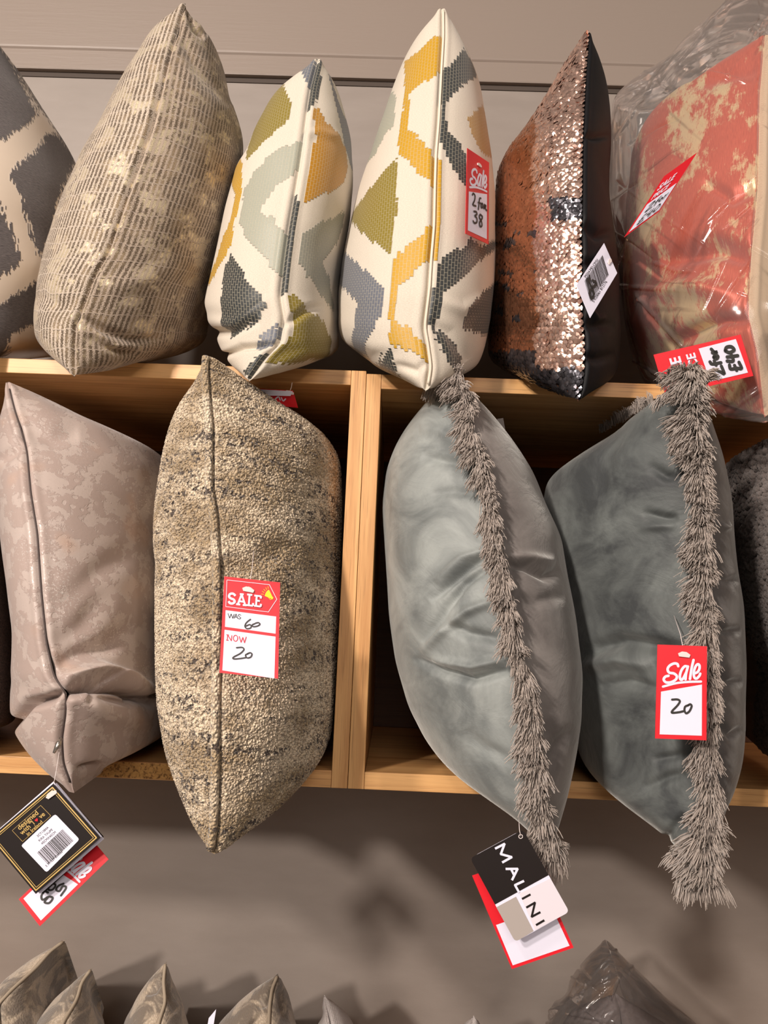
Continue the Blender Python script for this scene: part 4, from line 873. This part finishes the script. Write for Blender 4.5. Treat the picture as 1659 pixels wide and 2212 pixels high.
H238 = [[(170, 690), (200, 660), (250, 680), (240, 750), (200, 810), (190, 840), (280, 830)], [(430, 670), (390, 690), (370, 800), (360, 860)], [(350, 760), (420, 750)], [(470, 740), (440, 770), (450, 810), (490, 790), (490, 750), (470, 740)], [(540, 740), (530, 810), (550, 760), (590, 740), (580, 790), (620, 810)],
        [(220, 930), (290, 920), (310, 950), (250, 990), (310, 1010), (310, 1070), (240, 1100), (200, 1080)], [(480, 940), (410, 930), (390, 980), (450, 1020), (470, 1080), (420, 1110), (390, 1060), (440, 1010), (480, 960)]]
# tag on the slate fringed cushion
c7 = mk(1380, 1300, 6.506)
f = STag('red Sale tag priced 20 hanging from the slate fringed cushion', c7, (262, 600), (958, 625), (228, 1920), (-.190, -.190, -.202))
sale_card(f, H20); f.pin((630, 750), (1456, 1330), -.150)
# tag on the large geometric cushion
c2 = mk(400, 80, 2.4397)
f = STag('red Sale tag reading 2 for 38 on the larger geometric cushion', c2, (1487, 585), (1602, 662), (1477, 1035), (-.092, -.048, -.122), bend=.0)
sale_card(f, H238); f.pin((1545, 680), (1033, 345), -.05)
# WAS 60 NOW 20 tag
c6 = mk(450, 1220, 7.9)
f = STag('red and white SALE tag reading WAS 60 NOW 20 on the oatmeal cushion', c6, (272, 198), (1225, 302), (188, 1842), (-.195, -.190, -.215))
f.card(M['red'])
f.strokes('border_line', [[(320, 265), (1040, 345), (1160, 605), (1010, 828), (297, 735), (320, 265)]], M['wht'], 9, smooth=False)
f.poly('was_panel', [(293, 795), (1140, 905), (1122, 1200), (282, 1080)], M['wht']); f.poly('now_panel', [(275, 1130), (1120, 1250), (1080, 1945), (237, 1805)], M['wht'])
f.strokes('sale_lettering', [[(462, 545), (420, 508), (370, 515), (352, 560), (385, 592), (430, 612), (445, 650), (410, 680), (365, 672), (345, 640)]], M['wht'], 40, caps=False)
f.strokes('sale_lettering', [[(500, 690), (565, 520), (622, 705)], [(520, 640), (605, 650)], [(470, 692), (540, 700)], [(582, 706), (648, 714)], [(535, 515), (600, 522)],
                             [(700, 525), (682, 712)], [(658, 522), (745, 532)], [(640, 709), (752, 722)], [(752, 722), (758, 675)],
                             [(820, 545), (805, 728)], [(780, 542), (893, 556)], [(893, 550), (888, 595)], [(810, 632), (872, 640)], [(772, 722), (882, 738)], [(882, 738), (890, 690)]], M['wht'], 32, smooth=False)
f.strokes('was_lettering', [[(332, 850), (358, 932), (385, 860), (410, 938), (436, 862)], [(432, 938), (466, 862), (496, 944)], [(445, 912), (486, 918)]], M['ink'], 11, smooth=False)
f.strokes('was_lettering', [[(546, 884), (522, 870), (503, 885), (520, 908), (544, 928), (524, 948), (500, 938)]], M['ink'], 11)
f.strokes('now_lettering', [[(318, 1305), (325, 1218), (385, 1318), (394, 1226)], [(515, 1242), (545, 1345), (575, 1262), (602, 1352), (632, 1252)], [(305, 1215), (345, 1220)], [(300, 1305), (338, 1310)]], M['redtxt'], 14, smooth=False)
f.strokes('now_lettering', [[(455+36*math.cos(k*.5236), 1276+50*math.sin(k*.5236)) for k in range(13)]], M['redtxt'], 14)
f.strokes('handwriting', [[(705, 955), (640, 1010), (612, 1070), (640, 1112), (700, 1105), (718, 1070), (690, 1045), (630, 1070)], [(775, 1030), (735, 1050), (750, 1080), (820, 1070), (862, 1040), (840, 1012), (790, 1020)],
                          [(470, 1435), (560, 1430), (590, 1465), (530, 1530), (420, 1590), (420, 1620), (520, 1615), (620, 1600)], [(650, 1535), (615, 1560), (640, 1605), (700, 1590), (720, 1540), (690, 1520), (650, 1535)]], M['ink'], 22, .0007)
f.poly('megaphone_print', [(1030, 435), (1060, 500), (1082, 552), (1102, 578), (1085, 607), (1060, 590), (1030, 580), (955, 545), (970, 500), (995, 460)], M['yel'], .0005)
f.strokes('megaphone_print', [[(1015, 570), (1050, 612), (1078, 600)], [(1015, 375), (1022, 420)], [(975, 395), (995, 440)], [(940, 425), (970, 462)], [(912, 462), (950, 490)], [(895, 515), (942, 522)]], M['yel'], 7, smooth=False)
f.pin((680, 440), (548, 1190), -.165)
# barcode card on the sequin cushion
c3 = mk(1000, 0, 2.4037)
f = Frame('barcode_tag', 'white card with a barcode and a handwritten price on the sequin cushion', c3, (590, 1480), (733, 1262), (661, 1650), (-.130, -.085, -.135))
f.card(M['wht'], rounded=.0); 
def bars(f, o, dx, dy, n, mat, seed=1):
    """n bars; dx along the code, dy along the bar"""
    r = random.Random(seed); q = MB(); x = 0.0; o = np.array(o, float); dx = np.array(dx, float); dy = np.array(dy, float)
    while x < 1:
        w = r.choice((1, 1, 2, 3))*.0085
        q.add([f.at(f.ab(o+dx*x), .0006), f.at(f.ab(o+dx*(x+w)), .0006), f.at(f.ab(o+dx*(x+w)+dy), .0006), f.at(f.ab(o+dx*x+dy), .0006)], [(0, 1, 2, 3)])
        x += w+r.choice((1, 1, 2))*.0090
    q.build('barcode', mat, f.root)
bars(f, (628, 1462), (92, -128), (32, 108), 30, M['ink'])
f.text('barcode_digits', '5 020061 812176', (678, 1578), (90, -130), 22, M['ink'], sx=.8)
f.text('article_code', 'PSS54-MD-CP/SV', (636, 1448), (78, -108), 20, M['ink'], sx=.8)
f.strokes('handwriting', [[(652, 1440), (655, 1480), (668, 1500), (690, 1480), (668, 1465)], [(668, 1502), (652, 1528), (662, 1556), (676, 1540), (668, 1508)], [(640, 1455), (660, 1490)]], M['ink'], 9, .0009)
f.pin((760, 1370), (1262, 600), -.10)
# tags in the coral bag
c8 = mk(1200, 300, 3.614)
f = STag('slanted narrow red SALE PRICE tag, upper one of two on the coral cushion', c8, (850, 290), (1107, 105), (537, 768), (-.120, -.108, -.130))
f.card(M['red']); f.poly('price_panel', [(0.06, .50), (.94, .50), (.94, .95), (.06, .95)], M['wht'], .0004, raw=True)
def ud(f, l): return [f.TL+(f.TR-f.TL)*a+(f.BL-f.TL)*b for a, b in l]
def rtext(f, nm, body, a, b, size, mat, sx=1.0, bold=.0):
    """text in card axes (shears with the card)"""
    cu = bpy.data.curves.new(nm, 'FONT'); cu.body = body; cu.size = 1; cu.offset = bold; tmp = bpy.data.objects.new(nm, cu); COL.objects.link(tmp)
    dg = bpy.context.evaluated_depsgraph_get(); me = bpy.data.meshes.new_from_object(tmp.evaluated_get(dg)); bpy.data.objects.remove(tmp); bpy.data.curves.remove(cu)
    off = np.array(parent_world(f.root))
    for v in me.vertices:
        w = f.at((a+v.co.x*size*sx/f.w*f.h, b-v.co.y*size), .0007)-off; v.co = [float(c) for c in w]
    me.materials.clear(); me.materials.append(mat); link(bpy.data.objects.new(nm, me), f.root)
rtext(f, 'sale_lettering', 'SALE', .10, .30, .17, M['wht'], .85, .03); rtext(f, 'sale_lettering', 'PRICE', .10, .45, .14, M['wht'], .85, .03)
HF = lambda x0, y0, w, h: [[(x0+a*w, y0+b*h) for a, b in l] for l in ([(0, .2), (.12, 0), (.25, .15), (.1, .7), (0, 1), (.3, .95)], [(.55, .05), (.45, .2), (.43, 1)], [(.38, .5), (.55, .45)], [(.68, .5), (.6, .7), (.68, .9), (.76, .7), (.68, .5)], [(.86, .5), (.85, 1), (.87, .7), (1, .5)])]
H40 = lambda x0, y0, w, h: [[(x0+a*w, y0+b*h) for a, b in l] for l in ([(.28, .1), (.12, .1), (.1, .6), (.05, 1), (.3, .95)], [(.02, .55), (.22, .5)], [(.45, 0), (.4, .5), (.65, .5)], [(.6, .1), (.56, 1)], [(.85, .1), (.75, .4), (.8, .85), (.95, .7), (.97, .3), (.85, .1)])]
f.strokes('handwriting', HF(.22, .56, .6, .13)+H40(.2, .76, .6, .14), M['ink'], .0022, .0009, raw=True)
f = STag('red SALE PRICE tag reading 2 for 40, on the coral cushion just above the fringe', c8, (862, 2010), (765, 1685), (1545, 1850), (-.122, -.126, -.122))
f.card(M['red']); f.poly('price_panel', [(.10, .52), (.90, .50), (.92, .93), (.10, .95)], M['wht'], .0004, raw=True)
rtext(f, 'sale_lettering', 'SALE', .12, .27, .17, M['wht'], .95, .03); rtext(f, 'sale_lettering', 'PRICE', .12, .44, .14, M['wht'], .95, .03)
f.strokes('handwriting', HF(.2, .57, .62, .12)+H40(.2, .76, .6, .13), M['ink'], .0034, .0009, raw=True)
# black booklet and red tag under the taupe cushion
c4 = mk(0, 1560, 4.81)
f = STag('red Sale tag hanging behind the black swing booklet, lower left', c4, (905, 1160), (1128, 1425), (195, 1840), (-.150, -.155, -.158))
sale_card(f, [[(250, 800), (330, 790), (350, 860), (300, 900), (250, 880)], [(420, 690), (380, 760), (400, 820), (470, 800), (450, 720), (520, 700), (560, 820)], [(330, 930), (260, 960), (280, 1030), (360, 1050), (400, 960), (480, 930), (500, 1010), (420, 1050), (400, 980)]])
f = Frame('swing_booklet', 'black folded booklet tag with gold borders and a barcode label, lower left', c4, (-110, 1205), (552, 640), (372, 1785), (-.165, -.165, -.172))
f.card(M['blk'], thick=.0006, name='cover')
f.poly('inner_page', [(-.012, -.02), (1.0, -.035), (1.0, .99), (-.012, .99)], M['wht'], -.0035, .0005, raw=True)
f.poly('inner_page', [(.01, .01), (1.0, .0), (.985, 1.03), (-.01, 1.025)], M['wht'], -.0060, .0005, raw=True)
f.poly('back_cover', [(.0, .03), (.985, .02), (.985, 1.0), (.0, 1.045)], M['blk'], -.0082, .0006, raw=True)
for ins, wd_ in ((.035, .0011), (.062, .0005)):
    r_ = ins*f.h/f.w; f.strokes('gold_border', [[(r_, ins), (1-r_, ins), (1-r_, 1-ins), (r_, 1-ins), (r_, ins)]], M['gold'], wd_, raw=True, smooth=False)
f.strokes('gold_frame', [[(130, 1128), (425, 868), (530, 980), (238, 1245), (130, 1128)]], M['gold'], 3.5, smooth=False)
dr = (655, -565)
f.text('motto_lettering', 'designed', (205, 1128), dr, 76, M['gold'], bold=.012); f.text('motto_lettering', 'with  l    ve', (232, 1178), dr, 70, M['gold'], bold=.012); f.text('motto_lettering', 'in Ireland', (292, 1190), dr, 56, M['gold'], bold=.012)
hx, hy = 382, 1022
f.poly('red_heart', [(hx+17*16/17*math.sin(a)**3*1.1*math.cos(.71)+(13*math.cos(a)-5*math.cos(2*a)-2*math.cos(3*a)-math.cos(4*a))*1.2*-math.sin(.71)*-1*.0-0+(13*math.cos(a)-5*math.cos(2*a)-2*math.cos(3*a)-math.cos(4*a))*1.2*(-math.sin(.71))*1.0,
                      hy-16*math.sin(a)**3*1.1*math.sin(.71)-(13*math.cos(a)-5*math.cos(2*a)-2*math.cos(3*a)-math.cos(4*a))*1.2*math.cos(.71)) for a in [k*6.2832/24 for k in range(24)]], M['red'], .0006)
f.poly('barcode_label', [(555, 978), (575, 970), (592, 980), (808, 1215), (815, 1232), (805, 1250), (500, 1552), (484, 1560), (468, 1552), (235, 1300), (228, 1288), (238, 1272)], M['wht'], .0004)
f.text('label_print', '3CT1384A', (395, 1205), dr, 34, M['ink'], .0006); f.text('label_print', 'KIRA TAUPE', (412, 1250), dr, 34, M['ink'], .0006); f.text('label_print', '45CMX45CM', (440, 1282), dr, 34, M['ink'], .0006)
bars(f, (388, 1362), (262, -240), (112, 122), 30, M['ink'], 3)
f.text('barcode_digits', '5 391529 834586', (484, 1512), (290, -265), 32, M['ink'], .0006)
f.pin((540, 752), (128, 1625), -.150)
# black and white brand tag with red tag behind
c5 = mk(960, 1740, 5.184)
f = STag('blank-fronted red and white sale tag behind the black and white card', c5, (310, 785), (985, 555), (755, 1832), (-.180, -.180, -.186))
f.card(M['red']); f.poly('price_panel', [(580, 1345), (1185, 1132), (1385, 1580), (765, 1790)], M['wht'])
f = Frame('swing_card', 'black and white rounded swing card with block capitals under the light fringed cushion', c5, (880, 268), (1398, 1190), (288, 590), (-.190, -.197, -.192))
f.card(M['wht'], rounded=.0075, thick=.0008)
def rc(c, q1, q2):   # rounded corner points between two neighbours
    c, q1, q2 = map(lambda v: np.array(v, float), (c, q1, q2)); a = c+(q1-c)/np.linalg.norm(q1-c)*52; b_ = c+(q2-c)/np.linalg.norm(q2-c)*52
    return [tuple((1-t)**2*a+2*t*(1-t)*c+t*t*b_) for t in (0, .2, .4, .6, .8, 1)]
TLc, TRc, BRc, BLc = (288, 590), (880, 268), (1398, 1190), (806, 1512)
f.poly('black_block', rc(TLc, (570, 1105), TRc)+rc(TRc, TLc, (1170, 785))+[(1170, 785), (577, 1105)], M['blk'])
f.poly('blush_block', [(845, 985), (1190, 822)]+rc(BRc, (1190, 822), BLc)+[(1022, 1385)], M['pink'])
f.poly('grey_block', [(592, 1135), (808, 1020), (1005, 1395)]+rc(BLc, (1005, 1395), (592, 1135)), M['greyc'])
f.strokes('white_capitals', [[(566, 484), (672, 430), (632, 545), (755, 580), (648, 640)], [(688, 712), (822, 712), (760, 838)], [(748, 712), (784, 782)], [(895, 846), (795, 892), (842, 975)]], M['wht'], 27, smooth=False)
f.strokes('black_capitals', [[(968, 996), (874, 1046)], [(922, 1140), (1018, 1086), (982, 1240), (1078, 1190)], [(1122, 1278), (1030, 1330)]], M['blk'], 24, smooth=False)
f.strokes('eyelet', [[(853+22*math.cos(k*.5236), 347+22*math.sin(k*.5236)) for k in range(13)]], M['pin'], 8)
e = P3(1122, 1760, -.165); c_ = f.at(f.ab((853, 345)), .0006); q = MB(); q.tube([c_, f.at(f.ab((838, 270)), .001), P3(1121, 1775, -.175), e], .00035, 5); q.build('nylon_loop', M['pin'], f.root, smooth=True)
# small folded tag under the small geometric cushion, and white label tip in the lowest row
c5b = mk(300, 740, 2.168)
f = STag('folded red and white tag poking out from under the small geometric cushion', c5b, (610, 216), (722, 226), (640, 292), (-.028, -.028, -.012))
f.card(M['red'], [(560, 216), (722, 226), (747, 306), (600, 290)]); f.poly('fold_flap', [(555, 214), (722, 224), (712, 246), (560, 243)], M['wht'], .002)
f.strokes('sale_lettering', [[(640, 262), (655, 252), (662, 268)], [(668, 256), (676, 272), (688, 262)]], M['wht'], 6); f.pin((705, 232), (631, 826), -.03)
cl = mk(0, 1980, 2.074)
f = Frame('paper_tag', 'white paper tag corner between two sage cushions in the lowest row', cl, (935, 455), (968, 415), (905, 640), (.10, .10, .09))
f.card(M['wht'])
f = Frame('care_label', 'small grey care label on the far side of the light fringed cushion', mk(0, 0, 1), (1074, 905), (1087, 903), (1082, 950), (.02, .02, .03))
f.card(M['greyc'])
